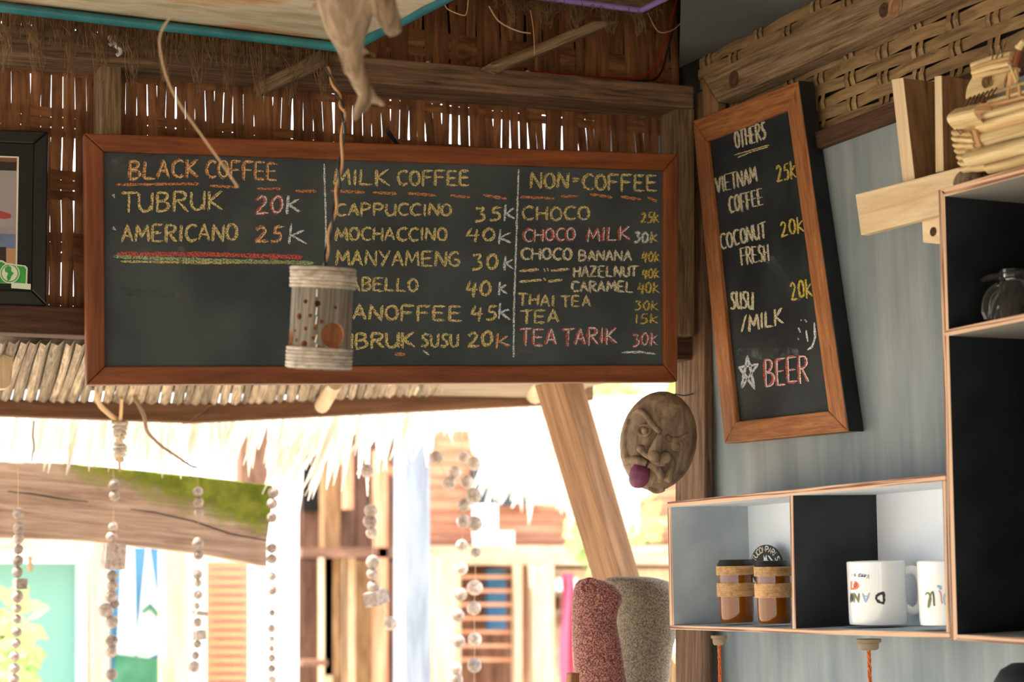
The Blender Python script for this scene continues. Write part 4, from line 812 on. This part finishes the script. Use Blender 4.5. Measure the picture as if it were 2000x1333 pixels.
rod('spar', (1998, 78), (1982, 130), XS + .01, .0042, 'frame_orange'); rod('spar', (1972, 128), (1986, 162), XS + .02, .002); rod('spar', (1986, 92), (2050, 60), XS + .01, .003); rod('bowsprit', (2000, 80), (1990, 96), XS + .0, .004)
rod('rigging', (1952, 128), (1967, 72), XS + .03, .0007, 'coir'); rod('rigging', (1940, 130), (1958, 82), XS + .03, .0007, 'coir'); rod('rigging', (1936, 130), (1940, 96), XS + .03, .0006, 'coir')
g = G()
for k in range(7):
    a, b = (1884 + k * 8.5, 208 - k * 2.5), (1896 + k * 8.5, 190 - k * 3); p, q = onX(*a, XS - .002), onX(*b, XS + .014); g.tube([p, p.lerp(q, .5) + V((0, 0, .002)), q], .0012, 6)
g.build('lashing', 'coir', ship, kind='stuff')
kn = onX(1928, 160, XS + .026); g = G()
for s, o in ((1, 0), (-1, .003), (1, -.006)):
    g.tube([kn + V((-.002 * abs(math.sin(q)), o + s * .004 * math.sin(q), .007 * math.cos(q))) for q in [i * .5 for i in range(13)]], .0011, 6)
g.build('rope_knot', 'coir', ship, kind='stuff')
g = G(); p, q, r_ = [onX(a, b, XS - .0135) for a, b in ((1868, 252), (1876, 263), (1882, 255))]; g.tube([p, q], .0006, 5); g.tube([p.lerp(r_, .5), r_, q], .0006, 5); g.build('carved_mark', 'dark_brown', ship, kind='stuff')
hc = onX(1893, 357, XR - .125); g = G(); g.ball(hc, .0185, 24, 14, sq=(1, 1.25, 1.0)); g.build('coconut_half', 'coconut_shell', smooth=True, label='brown half coconut shell sitting beneath the bow of the bamboo boat', cat='coconut shell')
# ================================================================== coconut mask
MC = onY(1286, 862, YB - .155); ks = (MC - CAM).dot(FW) / FPX
al = math.radians(-10); mr_ = (RT * math.cos(al) + UP * math.sin(al)); mu_ = (-RT * math.sin(al) + UP * math.cos(al)); mf = -FW
def ml(px, py, zz=0): # picture place on the mask front, zz = depth toward viewer in pixels
    return MC + RT * ((px - 1286) * ks) - UP * ((py - 862) * ks) + mf * (zz * ks)
def surf(px, py):
    dx, dy = px - 1286, 862 - py; a = (dx * math.cos(al) + dy * math.sin(al)) / 74; b = (-dx * math.sin(al) + dy * math.cos(al)) / 99
    return 62 * math.sqrt(max(0, 1 - a * a - b * b))
mask = thing('coconut_mask', MC - UP * 99 * ks, 'carved coconut face mask with scowling brows and purple tongue hanging at the corner', 'mask')
mrot = Matrix((mr_, mf, mu_)).transposed()
def sp(pts, lift=0): return [ml(a, b, surf(a, b) + lift + (c[0] if c else 0)) for a, b, *c in pts]
parts = [('b', MC, 75 * ks, (1, .84, 1.31), mrot),
 ('t', sp([(1234, 806), (1246, 801), (1258, 810), (1270, 828), (1284, 842)], 5), [x * ks for x in (3, 5.5, 5.5, 5.5, 5)]),
 ('t', sp([(1296, 848), (1304, 855), (1320, 855), (1340, 846)], 4), [x * ks for x in (5, 5.5, 5, 3)]),
 ('t', sp([(1284, 846), (1279, 860), (1273, 876), (1270, 886)], 12), [x * ks for x in (6, 9, 12, 12)]), ('b', ml(1271, 887, surf(1270, 884) + 22), 12 * ks),
 ('b', ml(1247, 873, surf(1248, 874) + 14), 8.5 * ks), ('t', sp([(1246, 876), (1257, 886), (1270, 892)], 16), [x * ks for x in (5, 5, 5)]),
 ('b', ml(1293, 889, surf(1291, 888) + 14), 12 * ks), ('t', sp([(1270, 892), (1282, 900), (1292, 900)], 16), [x * ks for x in (5, 6, 6)]),
 ('t', sp([(1218, 905), (1230, 896), (1244, 896), (1258, 902)], 12), [x * ks for x in (4, 8, 9, 6)]),
 ('t', sp([(1262, 902), (1276, 910), (1286, 924), (1284, 938)], 11), [x * ks for x in (7, 9, 8, 4)]),
 ('t', sp([(1226, 820), (1219, 850), (1219, 880), (1222, 892)], 2), [x * ks for x in (4, 6, 7, 8)]),
 ('t', sp([(1306, 890), (1308, 905), (1302, 925), (1304, 936)], 2), [x * ks for x in (3, 6, 8, 8)]),
 ('t', sp([(1262, 950), (1280, 958), (1296, 954)], 2), [x * ks for x in (4, 6, 5)])]
for ex, ey, e in ((1254, 838, 12), (1316, 868, 10)):
    parts.append(('b', ml(ex, ey, surf(ex, ey) + 4), 6.5 * ks))
    parts.append(('t', [ml(ex + e * math.cos(q), ey + e * math.sin(q) * .85, surf(ex + e * math.cos(q), ey + e * math.sin(q) * .85) + 3) for q in [i * math.pi / 5 for i in range(11)]], [2.8 * ks] * 11))
meta('mask_face', parts, 1.3 * ks, 'coconut_shell', mask, smooth_it=2, disp=lambda p: .0004 * noise.noise(p * 160), axis=mu_)
meta('tongue', [('t', [ml(1252, 908, surf(1252, 905) - 4), ml(1246, 922, surf(1248, 918) + 8), ml(1243, 936, surf(1248, 925) + 16), ml(1243, 942, surf(1248, 925) + 14)], [x * ks for x in (15, 21, 19, 14)])], 1.8 * ks, 'tongue', mask, smooth_it=3)
g = G(); g.tube(bez([ml(1318, 770, 8), onY(1336, 773, YB - .11), onY(1352, 770, YB - .05), onY(1362, 768, YB + .02)], 5), .0012, 6); g.build('hanging_wire', 'black_cable', mask)
# the two speckled carvings below
def loft(name, secs, y, mat, label, n=28, depth=.8, disp=None, **k):
    g = G(); vs = []; ss = []
    m = (len(secs) - 1) * 6
    for i in range(m + 1):
        t = i / 6; a = min(int(t), len(secs) - 2); f = t - a; f = f * f * (3 - 2 * f) if False else f
        ss.append([secs[a][q] * (1 - f) + secs[a + 1][q] * f for q in range(3)])
    for yy, xl, xr in ss:
        c = onY((xl + xr) / 2, yy, y); kk = (c - CAM).dot(FW) / FPX; r = (xr - xl) / 2 * kk
        for j in range(n):
            q = 2 * math.pi * j / n; p = c + RT * r * math.cos(q) + V((FW.x, FW.y, 0)).normalized() * r * depth * math.sin(q)
            if disp: p += (p - c).normalized() * disp(p)
            vs.append(p)
    fs = [(i * n + j, i * n + (j + 1) % n, (i + 1) * n + (j + 1) % n, (i + 1) * n + j) for i in range(m) for j in range(n)] + [tuple(range(n)), tuple(m * n + j for j in range(n))]
    g.add(vs, fs); return g.build(name, mat, smooth=True, label=label, sub=1, **k)
rm = thing('speckled_carving', onY(1170, 1480, YB + .02), 'reddish purple speckled carving with a curled tip, beside the cup shelf', 'carving')
o = loft('carved_body', [(1131, 1140, 1160), (1134, 1130, 1180), (1142, 1124, 1200), (1160, 1120, 1214), (1176, 1118, 1215), (1190, 1117, 1208), (1215, 1116, 1204), (1260, 1117, 1212), (1300, 1120, 1220), (1340, 1130, 1228), (1480, 1140, 1230)], YB + .0, 'mask_red', None, disp=lambda p: .004 * noise.noise(V((p.x * 26, p.y * 26, p.z * 9))), axis=(0, 0, 1))
o.parent = rm; o.location = WP[o.name] - WP[rm.name]
sc_ = onY(1150, 1149, YB - .075); kk = (sc_ - CAM).dot(FW) / FPX
g = G(); g.tube([sc_ + RT * (kk * (19 - i * .62) * math.cos(i * .42)) + UP * (kk * (17 - i * .55) * math.sin(i * .42)) - FW * (i * .0003) for i in range(27)], [kk * max(1.5, 6.5 - i * .17) for i in range(27)], 10); g.build('curled_tip', 'mask_red', rm, smooth=True, label='dark red spiral tip')
gm = thing('speckled_carving', onY(1262, 1480, YB + .1), 'grey brown speckled carving partly hidden behind the red one and the shelf corner', 'carving')
o = loft('carved_body', [(1127, 1200, 1262), (1130, 1185, 1285), (1136, 1180, 1305), (1150, 1186, 1318), (1175, 1196, 1326), (1220, 1204, 1328), (1265, 1207, 1316), (1300, 1210, 1310), (1340, 1216, 1306), (1480, 1224, 1300)], YB + .13, 'mask_gray', None, disp=lambda p: .003 * noise.noise(V((p.x * 22, p.y * 22, p.z * 8))), axis=(0, 0, 1))
o.parent = gm; o.location = WP[o.name] - WP[gm.name]
beamY('wooden_chair_post', [(1116, 1316), (1133, 1315), (1133, 1500), (1110, 1500)], YB - .13, .02, 'frame_red', 'tip of an orange wooden stick in front of the red carving, bottom edge', 'stick')
beamY('wooden_chair_post', [(1312, 1285), (1322, 1300), (1345, 1500), (1300, 1500)], YB + .25, .02, 'rattan_tan', 'slim tan stick behind the grey carving near the door post', 'stick')
db = onX(1998, 1350, XR - .10); g = G(); g.lathe([(0, .035), (.012, .034), (.026, .026), (.036, .010), (.038, -.01), (.03, -.02), (0, -.02)], db, n=28); g.build('dark_pot', 'black_paint', smooth=True, label='rounded dark pot just entering at the bottom right corner', cat='pot')
#PART7
# ================================================================== outside: thatched awning
aw = thing('thatch_awning', (1.0, YB + .6, 1.85), 'palm thatch awning outside below the menu board with ragged leaf fringe', 'awning')
def lerp(a, b, t): return a + (b - a) * t
def pur_top(x): return lerp(780, 788, x / 370) if x < 370 else lerp(788, 757, (x - 370) / 710)
rr = random.Random(21); x = -30; k = 0
leafs = []
while x < 1150:
    w_ = rr.uniform(18, 32) * (1 - x / 3200); tp = 668 + .028 * x; bt = pur_top(x) + 6; sk = -26 if x < 170 else -22
    y0, y1 = YB + .10, YB + 1.02; vs = []; n = 6
    for i in range(n + 1):
        t = i / n; yy = lerp(y0, y1, t); px = x + 26 + sk * t * 1.4 + 3 * math.sin(t * 3 + k); py = lerp(tp, bt, t)
        a = onY(px, py, yy); b = onY(px + w_ * lerp(.9, 1, t), py + .6, yy); mid = (a + b) / 2 + V((0, 0, -.0035 - .002 * rr.random()))
        vs += [a, mid, b + V((0, 0, .005))]
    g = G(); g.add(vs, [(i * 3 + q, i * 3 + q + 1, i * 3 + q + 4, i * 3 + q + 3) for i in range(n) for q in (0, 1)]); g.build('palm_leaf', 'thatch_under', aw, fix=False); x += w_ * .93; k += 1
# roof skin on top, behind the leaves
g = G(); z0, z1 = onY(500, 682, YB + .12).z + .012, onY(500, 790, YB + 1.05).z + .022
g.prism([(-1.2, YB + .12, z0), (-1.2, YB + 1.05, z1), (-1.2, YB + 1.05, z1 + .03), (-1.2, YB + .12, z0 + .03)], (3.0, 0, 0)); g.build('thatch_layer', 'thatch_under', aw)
def pur(px, y, d, label): return G().prism(quadY(px, y), (0, d, 0)).build('purlin', 'purlin_wood', aw, bevel=.003)
pur([(-60, 779), (418, 789), (370, 825), (-60, 810)], YB + .98, .04, ''); pur([(366, 790), (1085, 755), (1160, 751), (1160, 782), (1085, 790), (366, 826)], YB + 1.0, .05, '')
g = G(); g.tube([onY(655, 748, YB + .7), onY(629, 793, YB + .96)], [.016, .017], 12); g.build('rafter_end', 'house_cream', aw, smooth=True)
g = G(); g.tube([onY(818, 748, YB + .8), onY(811, 765, YB + .98)], [.010, .010], 12); g.build('rafter_end', 'house_cream', aw, smooth=True)
g = G(); g.tube([onY(1050, 735, YB + .7), onY(1046, 770, YB + .97)], [.022, .024], 12); g.build('rafter_end', 'house_cream', aw, smooth=True)
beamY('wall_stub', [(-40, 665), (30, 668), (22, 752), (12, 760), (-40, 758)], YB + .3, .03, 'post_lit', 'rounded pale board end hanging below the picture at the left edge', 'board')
rr = random.Random(4)
def leaf_strip(px, py, dx, l, w_, y, mat, par, name='palm_leaf', curl_=0):
    k_ = (y - 0) / FPX; vs = []; n = 4
    for i in range(n + 1):
        t = i / n; ww = w_ * (1 - t ** 3 * .9) * (.6 + .4 * min(1, t * 4)); cx = px + dx * t + curl_ * t * t; cy = py + l * t
        a = onY(cx - ww / 2, cy, y + .002 * i); b = onY(cx + ww / 2, cy, y + .002 * i); vs += [a, (a + b) / 2 + V((0, -.004, 0)), b]
    g = G(); g.add(vs, [(i * 3 + q, i * 3 + q + 1, i * 3 + q + 4, i * 3 + q + 3) for i in range(n) for q in (0, 1)]); return g.build(name, mat, par, fix=False)
for layer, (n, yy) in enumerate(((130, YB + 1.16), (165, YB + 1.10))):
    for i in range(n):
        px = -40 + 1120 * (i + rr.random()) / n; py = pur_top(px) + (8 if px < 1090 else 0) + rr.uniform(0, 14); base = 118 if px < 560 else (170 if px < 720 else (125 if px < 860 else 70))
        l = rr.uniform(.55, 1.1) * base; leaf_strip(px, py, rr.gauss(-.16, .12) * l * (1.6 if px > 560 else 1), l, rr.uniform(8, 17), yy + rr.uniform(-.03, .03), 'thatch_lit', aw, curl_=rr.uniform(-8, 8))
# ragged second thatch roof, sunlit, further right
a2 = thing('thatch_roof', onY(1080, 900, 5.2), 'ragged thatch roof edge coloured overexposed white between the awning and the slanted post', 'roof')
g = G(); q = [onY(a, b, 5.3) for a, b in ((935, 780), (1340, 770), (1340, 905), (1228, 1000), (1140, 985), (1075, 985), (1040, 955), (985, 945), (950, 880))]; g.prism(q, (0, .12, 0)); g.build('thatch_layer', 'thatch_lit', a2)
for i in range(150):
    t = rr.random(); bx = 940 + 300 * t; by = rr.uniform(790, 930) + 60 * t; l = rr.uniform(40, 90); leaf_strip(bx, by, rr.gauss(-.15, .2) * l, l, rr.uniform(9, 18), 5.2 + rr.uniform(-.06, .02), 'thatch_lit', a2)
# slanted post
G().prism(quadY([(1096, 742), (1138, 742), (1252, 1132), (1380, 1560), (1330, 1560), (1213, 1132)], YB + .36), (0, .12, 0)).build('slanted_post', 'eave_wood', label='slanted square post running down from the awning to the speckled carvings', cat='post', bevel=.003)
# driftwood plank hung on rope
YD = 3.72
dp = thing('driftwood_plank', onY(260, 1080, YD), 'old cracked driftwood plank with green moss on its upper right end', 'plank')
top = [(-60, 900), (60, 903), (130, 905), (240, 916), (380, 930), (534, 948)]; bot = [(522, 1108), (400, 1084), (260, 1067), (150, 1056), (-60, 1050)]
g = G(); g.prism([onY(a, b, YD) for a, b in top + [(530, 1005), (522, 1060)] + bot], (0, .05, 0)); g.build('plank', 'drift_wood', dp, bevel=.004, axis=(1, 0, -.1))
def blot(pts, mat, off, name, par): G().prism([onY(a, b, YD - off) for a, b in pts], (0, off + .001, 0)).build(name, mat, par)
#blot([(225, 916), (300, 923), (380, 931), (532, 950), (529, 1000), (524, 1040), (505, 1046), (490, 1036), (474, 1010), (458, 990), (436, 975), (424, 962), (380, 958), (330, 955), (290, 951), (262, 945), (245, 934)], 'moss', .003, 'moss_patch', dp)
#blot([(140, 908), (165, 910), (160, 920), (150, 921)], 'moss', .002, 'moss_patch', dp); blot([(440, 1090), (470, 1088), (520, 1097), (521, 1106), (470, 1098)], 'moss', .003, 'moss_patch', dp); blot([(70, 905), (110, 907), (92, 912)], 'moss', .002, 'moss_patch', dp)
blot([(15, 960), (60, 964), (120, 974), (172, 980.5), (172, 981.5), (118, 976), (60, 966), (15, 961)], 'dark_brown', .0012, 'crack', dp); blot([(255, 995), (300, 1000), (380, 1018), (450, 1042), (522, 1056), (522, 1057.5), (448, 1044.3), (378, 1020), (300, 1002), (255, 996)], 'dark_brown', .0012, 'crack', dp)
rp2 = thing('hanging_rope', onY(232, 918, YD), 'knotted pale rope tying the driftwood plank to the awning', 'rope')
def ropey(pts, r, name, par, mat='cane', y=YD, n=7): g = G(); g.tube(bez([onY(a, b, y + (c[0] if c else 0)) for a, b, *c in pts], n), r, 8); return g.build(name, mat, par, smooth=True)
ropey([(190, 745, -.3), (192, 785, -.26), (212, 808, -.2), (234, 824, -.16)], .0055, 'rope_strand', rp2); ropey([(238, 778, -.26), (236, 810, -.2), (234, 830, -.16), (232, 870, -.1), (234, 920, -.02)], .0035, 'rope_strand', rp2)
for k in range(11):
    yy = 826 + k * 7.2; rw = (13, 12, 11, 10, 7, 4, 9, 11, 11, 9, 6)[k]; g = G(); c = onY(234, yy, YD - .17 + k * .012); g.tube([c + V((math.cos(q) * rw / FPX * YD, math.sin(q) * rw / FPX * YD * .8, .003 * math.sin(q * 1.0 + k))) for q in [i * math.pi / 6 for i in range(13)]], .0042, 7); g.build('rope_coil', 'rattan_gray', rp2, smooth=True)
tw = ropey([(258, 757), (268, 785), (282, 815), (286, 840), (300, 858), (318, 874), (345, 892), (372, 910), (386, 914)], [.005 * (1 - .6 * i / 56) for i in range(57)], 'bent_twig', None, 'root_wood', YD - .26); tag(tw, 'long thin dark twig bending down to the right above the driftwood plank', 'twig')
tw = ropey([(66, 822), (64, 850), (66, 875), (61, 902)], .0018, 'thin_twig', None, 'dark_brown', YD - .06); tag(tw, 'thin dark twig hanging over the left of the driftwood plank', 'twig')
# bead strings
def strand(name, label, items, y, cordtop=None, mat='bead_wood'):
    t = thing(name, onY(items[-1][0], items[-1][1] + items[-1][2], y), label, 'bead string'); line = ([cordtop] if cordtop else []) + [(a, b) for a, b, *c in items]
    g = G(); g.tube([onY(a, b, y) for a, b in line], .0007, 5); g.build('thread', 'cane', t)
    for px, py, r, *bx in items:
        c = onY(px, py, y); k_ = (c - CAM).dot(FW) / FPX
        if bx:
            g = G(); m = Matrix.Rotation(math.radians(bx[2]), 3, 'Y') @ Matrix.Rotation(math.radians(bx[3]), 3, 'Z'); g.box(c, bx[0] * k_, bx[0] * k_ * .7, bx[1] * k_, m); g.build('wooden_block', 'bead_wood', t, bevel=.001)
        else:
            g = G(); g.ball(c, r * 1.12 * k_, 18, 12, sq=(1, 1, R.uniform(.9, 1.05))); g.build('bead', mat, t, smooth=True)
S1 = [(105, 365, 10), (110, 440, 9), (107, 455, 9.5), (107, 510, 9.5), (105, 570, 9), (102, 635, 10), (100, 700, 9.5), (115, 768, 0, 24, 21, 2, 20), (100, 842, 11), (98, 910, 8.5), (98, 970, 8), (96, 1045, 9), (92, 1110, 9), (84, 1185, 9.5), (84, 1255, 10), (82, 1318, 10), (80, 1380, 10)]
S2 = [(655, 200, 10), (658, 262, 9.5), (648, 440, 9), (643, 497, 10.5), (650, 612, 0, 42, 50, 3, 8), (645, 722, 10), (645, 780, 10), (638, 842, 11), (660, 885, 8.5), (606, 920, 13.5), (643, 985, 11.5), (642, 1095, 11.5), (640, 1158, 10.5), (640, 1288, 10.5), (638, 1370, 10)]
S3 = [(1137, 238, 9), (1140, 300, 9), (1142, 360, 8.5), (1135, 535, 10.5), (1140, 605, 9), (1135, 715, 8.5), (1138, 765, 7), (1138, 832, 8.5), (1130, 895, 6), (1148, 937, 0, 26, 9, 8, 15), (1135, 990, 8), (1145, 1062, 0, 22, 19, -3, 20), (1135, 1115, 7.5), (1123, 1180, 7), (1117, 1245, 10)]
S4 = [(1572, 245, 10), (1565, 308, 9.5), (1563, 388, 9), (1562, 562, 9.5), (1562, 625, 9.5), (1562, 725, 8.5), (1563, 805, 9), (1563, 935, 6), (1560, 1025, 7.5), (1561, 1085, 6), (1559, 1140, 6), (1561, 1195, 7), (1560, 1255, 7.5), (1563, 1320, 8), (1561, 1370, 8)]
cv = lambda s, ox, oy, k: [(ox + a * k, oy + b * k, *c) for a, b, *c in s]
strand('bead_string', 'leftmost bead string in front of the driftwood plank, with a small block', cv(S1, 0, 880, .34), YD - .03, (35, 905))
strand('bead_string', 'bead string with a large square wooden block at the plank bottom edge', cv(S2, 0, 880, .34), YD - .03, (221, 918))
strand('bead_string', 'bead string with two small blocks, in front of the orange siding', cv(S3, 0, 880, .34), YD - .03, (386, 932))
strand('bead_string', 'bead string along the mossy right end of the driftwood plank', cv(S4, 0, 880, .34), YD - .03, (534, 945))
S5 = [(462, 195, 12), (483, 410, 12), (478, 468, 12.5), (487, 528, 10.5), (492, 688, 12), (490, 750, 10.5), (496, 818, 11), (510, 880, 0, 44, 28, -12, 35), (587, 1018, 12)]
S6 = [(982, 122, 11), (1001, 255, 12), (985, 378, 12.5), (980, 467, 12), (973, 597, 11), (970, 722, 11.5), (965, 862, 12), (952, 975, 11.5), (955, 1115, 11.5), (942, 1262, 10), (945, 1320, 11), (944, 1380, 11)]
S7 = [(1037, 155, 12), (1037, 328, 13.5), (1043, 480, 13.5), (1047, 635, 9.5), (1043, 825, 14), (1037, 935, 12.5), (1043, 1103, 12.5), (1040, 1245, 12.5), (1040, 1380, 12)]
S8 = [(835, 120, 12), (903, 262, 12.5), (935, 203, 12)]
strand('bead_string', 'short bead string ending in a pale block, left of the white post', cv(S5, 550, 850, .362), YD - .1, (712, 850)); strand('bead_string', 'left of the two long bead strings over the lattice window', cv(S6, 550, 850, .362), YD - .1, (898, 830))
strand('bead_string', 'right of the two long bead strings over the lattice window', cv(S7, 550, 850, .362), YD - .15, (930, 840)); strand('bead_string', 'looped string of three beads hanging right beside the white post top', cv(S8, 550, 850, .362), YD - .1, (852, 840))
# ================================================================== far background
def far(name, px, y, d, mat, par, bevel=0, **k): return G().prism(quadY(px, y), (0, d, 0)).build(name, mat, par, bevel=bevel, **k)
def rect(x0, y0, x1, y1): return [(x0, y0), (x1, y0), (x1, y1), (x0, y1)]
far('pale_trunk', [(545, 780), (600, 800), (596, 960), (589, 1000), (587, 2200), (536, 2200)], 4.6, .12, 'bright_white', None, .02, label='broad sunlit white trunk behind the right end of the driftwood plank', cat='trunk')
far('white_post', [(791, 820), (840, 820), (843, 1500), (846, 2400), (788, 2400)], 5.0, .10, 'white_post', None, .006, label='whitewashed square post in the middle of the opening', cat='post')
hb = thing('timber_house', onY(700, 1400, 8.3), 'brown timber house front behind the white post', 'house')
far('wall_board', rect(470, 830, 800, 2100), 8.5, .1, 'house_brown', hb)
for i in range(8): far('siding_board', rect(592 + i * 26, 860, 616 + i * 26, 1078), 8.42 - .01 * (i % 2), .05, 'house_brown', hb)
for i in range(9): far('siding_board', rect(590 + i * 24, 1098, 613 + i * 24, 2100), 8.45 - .01 * (i % 2), .03, 'house_brown', hb)
far('panel_tan', rect(655, 1095, 735, 2100), 8.36, .03, 'brown_board', hb); far('upright', rect(634, 880, 664, 1320), 8.2, .08, 'house_cream' if 0 else 'brown_board', hb); far('upright', rect(632, 1090, 650, 2100), 8.2, .08, 'post_lit', hb); far('upright', rect(680, 1090, 694, 2100), 8.2, .08, 'post_lit', hb)
far('upright', rect(676, 870, 690, 995), 8.1, .06, 'house_orange', hb); far('upright', rect(739, 880, 757, 2100), 8.0, .08, 'house_orange', hb); far('sill', rect(590, 1070, 792, 1090), 8.0, .2, 'house_brown', hb); far('recess_shade', rect(592, 900, 640, 1000), 8.38, .02, 'shade_black', hb)  # includes a flat dark sheet: the wall recess has its shade painted on
far('red_panel', rect(655, 1160, 684, 1240), 8.3, .03, 'rust', hb); far('brace', [(752, 905), (792, 925), (792, 940), (750, 920)], 8.1, .05, 'house_orange', hb); far('lower_rail', rect(590, 1290, 640, 1302), 8.1, .1, 'house_brown', hb)
ho = thing('orange_house', onY(1100, 1400, 8.2), 'sunlit orange boarded house with a lattice window behind the beads', 'house')
far('wall_board', rect(838, 840, 1700, 2100), 8.6, .1, 'house_orange', ho)
for i in range(9): far('siding_board', rect(838, 862 + i * 23, 1420, 883 + i * 23), 8.52, .05, 'house_orange', ho)
far('window_opening', rect(926, 902, 1062, 988), 8.46, .05, 'dark_glass', ho); far('sill', rect(838, 1066, 1500, 1104), 8.2, .35, 'house_cream', ho); far('ledge_strip', rect(838, 1054, 1500, 1064), 8.3, .2, 'rust', ho)
far('white_box', rect(948, 1038, 1004, 1066), 8.0, .15, 'bright_white', ho); far('window_box', rect(932, 985, 972, 1050), 8.3, .06, 'white_paint', ho); far('corner_post', rect(843, 1090, 888, 2100), 8.0, .12, 'house_cream', ho)
far('window_opening', rect(888, 1112, 1012, 1340), 8.45, .05, 'house_brown', ho); far('blue_curtain', rect(952, 1112, 988, 1230), 8.4, .03, 'blue_art', ho)
for i in range(7): far('lattice_bar', rect(890, 1124 + i * 27, 1012, 1131 + i * 27), 8.2, .04, 'house_orange', ho)
far('lattice_bar', rect(1008, 1104, 1020, 1420), 8.15, .05, 'house_cream', ho); far('window_frame', rect(1046, 1104, 1082, 2100), 8.1, .1, 'house_cream', ho); far('window_frame', rect(888, 1104, 900, 1420), 8.15, .06, 'house_cream', ho)
far('glass_door', rect(1080, 1112, 1400, 1900), 8.4, .03, 'house_cream', ho)
for i, c in enumerate(('white_paint', 'rust', 'brown_board', 'white_paint', 'house_orange')): far('shelf_goods', rect(1086 + i * 8, 1130 + i * 36, 1128, 1155 + i * 36), 8.3, .06, c, ho)
for i in range(6): far('shelf_goods', rect(1322, 1250 + i * 42, 1350, 1274 + i * 42), 7.9, .06, ('white_paint', 'house_orange')[i % 2], ho)
g = G(); vs = []
for i in range(9):
    for j in range(7): vs.append(onY(1100 + 3 * j + 2 * math.sin(i), 1120 + i * 34, 6.5) + V((0, .03 * math.sin(j * 1.6 + i * .3), 0)))
g.add(vs, [(i * 7 + j, i * 7 + j + 1, (i + 1) * 7 + j + 1, (i + 1) * 7 + j) for i in range(8) for j in range(6)]); g.build('pink_cloth', 'pink_cloth', fix=False, label='strip of bright pink cloth hanging behind the red speckled carving', cat='cloth')
# left: painted boards and siding
mpb = thing('mint_board', onY(70, 1400, 6.3), 'mint green painted board in a white frame at the lower left', 'board')
far('panel', rect(-200, 1100, 152, 2000), 6.4, .02, 'mint', mpb); far('frame_rail', rect(-200, 1078, 170, 1096), 6.36, .05, 'white_paint', mpb); far('frame_rail', rect(152, 1096, 170, 2000), 6.36, .05, 'white_paint', mpb)
far('timber_upright', [(181, 1030), (214, 1030), (214, 2000), (181, 2000)], 6.3, .1, 'house_cream', None, .004, label='pale timber upright between the mint board and the waterfall painting', cat='post')
far('timber_rail', rect(-200, 1040, 170, 1076), 6.25, .08, 'house_cream', None, .004, label='pale timber rail above the mint green board', cat='rail'); far('rail_hook', [(56, 1086), (64, 1086), (64, 1116), (56, 1118)], 6.2, .02, 'brown_board', None, label='small brown hook on the rail over the mint board', cat='hook')
wp_ = thing('waterfall_painting', onY(270, 1400, 6.5), 'blue painting of waterfalls and a green roofed hut', 'painting')
far('panel', rect(214, 1070, 322, 1500), 6.55, .02, 'blue_art', wp_)
for q in ([(238, 1072), (262, 1072), (268, 1330), (226, 1330)], [(286, 1072), (292, 1072), (322, 1270), (262, 1300)]): far('painted_shape', q, 6.545, .004, 'white_art', wp_)
far('painted_shape', [(226, 1278), (322, 1290), (322, 1500), (214, 1500)], 6.54, .004, 'green_art', wp_); far('painted_shape', [(294, 1178), (316, 1204), (312, 1212), (293, 1190), (280, 1200), (276, 1196)], 6.535, .004, 'green_art', wp_)
far('pale_door_frame', rect(322, 1076, 366, 2000), 6.3, .1, 'house_cream', None, .004, label='cream door frame between the waterfall painting and the orange siding', cat='door frame'); far('pale_door_frame', rect(368, 1080, 404, 2000), 6.35, .06, 'bright_white', None, .004, label='narrow white strip left of the orange siding', cat='door frame')
sd_ = thing('orange_siding', onY(450, 1400, 6.6), 'orange and white horizontal slat siding below the driftwood plank', 'siding')
far('backing', rect(400, 1060, 560, 2000), 6.7, .03, 'bright_white', sd_)
for i in range(20): far('slat', rect(404, 1098 + i * 17, 500, 1109 + i * 17), 6.64, .05, 'siding_orange', sd_)
far('white_wall', rect(500, 960, 560, 2000), 6.3, .1, 'bright_white', None, label='blown out white wall edge between the siding and the timber house', cat='wall')
# foliage
def bush(name, label, blobs, n, y, sz, seed, trunk):
    rr = random.Random(seed); g = G(); T = thing(name, onY(trunk, 667, y) * 1, label, 'tree' if sz > .12 else 'shrub')
    c = onY(trunk, blobs[0][1], y); T.location.z = 0; WP[T.name] = V((T.location.x, T.location.y, 0)); G().tube([V((c.x, c.y, 0)), V((c.x, c.y, c.z * .6)), c], [.06, .05, .02], 8).build('trunk', 'root_wood', T)
    for q in blobs[1:]: e = onY(q[0], q[1], y); G().tube([c, e], [.015, .006], 6).build('branch', 'root_wood', T)
    for i in range(n):
        bx, by, br = rr.choice(blobs); a = rr.random() * 6.28; q = br * math.sqrt(rr.random()); c = onY(bx + q * math.cos(a), by + q * math.sin(a), y + rr.uniform(-.3, .3))
        d = V((rr.gauss(0, 1), rr.gauss(0, .6), rr.gauss(-.3, 1))).normalized(); s = d.cross(V((rr.random(), rr.random(), rr.random()))).normalized(); L_ = sz * rr.uniform(.6, 1.2)
        g.add([c, c + d * L_ * .5 + s * L_ * .26, c + d * L_, c + d * L_ * .5 - s * L_ * .26], [(0, 1, 2, 3)])
    return g.build('foliage', 'leaf_green', T, kind='stuff', fix=False)
bush('tree', 'sunlit green leaves behind the coconut mask', [(1220, 790, 40), (1330, 740, 25), (1345, 790, 20), (1190, 770, 20)], 260, 9.5, .16, 3, 1372)
bush('shrub', 'green leaves behind the slanted post', [(1135, 1040, 34), (1262, 1025, 26), (1150, 1075, 20), (1250, 960, 22)], 160, 7.2, .10, 6, 1195)
bush('shrub', 'yellow green leaves in front of the mint board', [(15, 1210, 40), (40, 1290, 38), (0, 1330, 40)], 170, 5.6, .09, 9, -20)
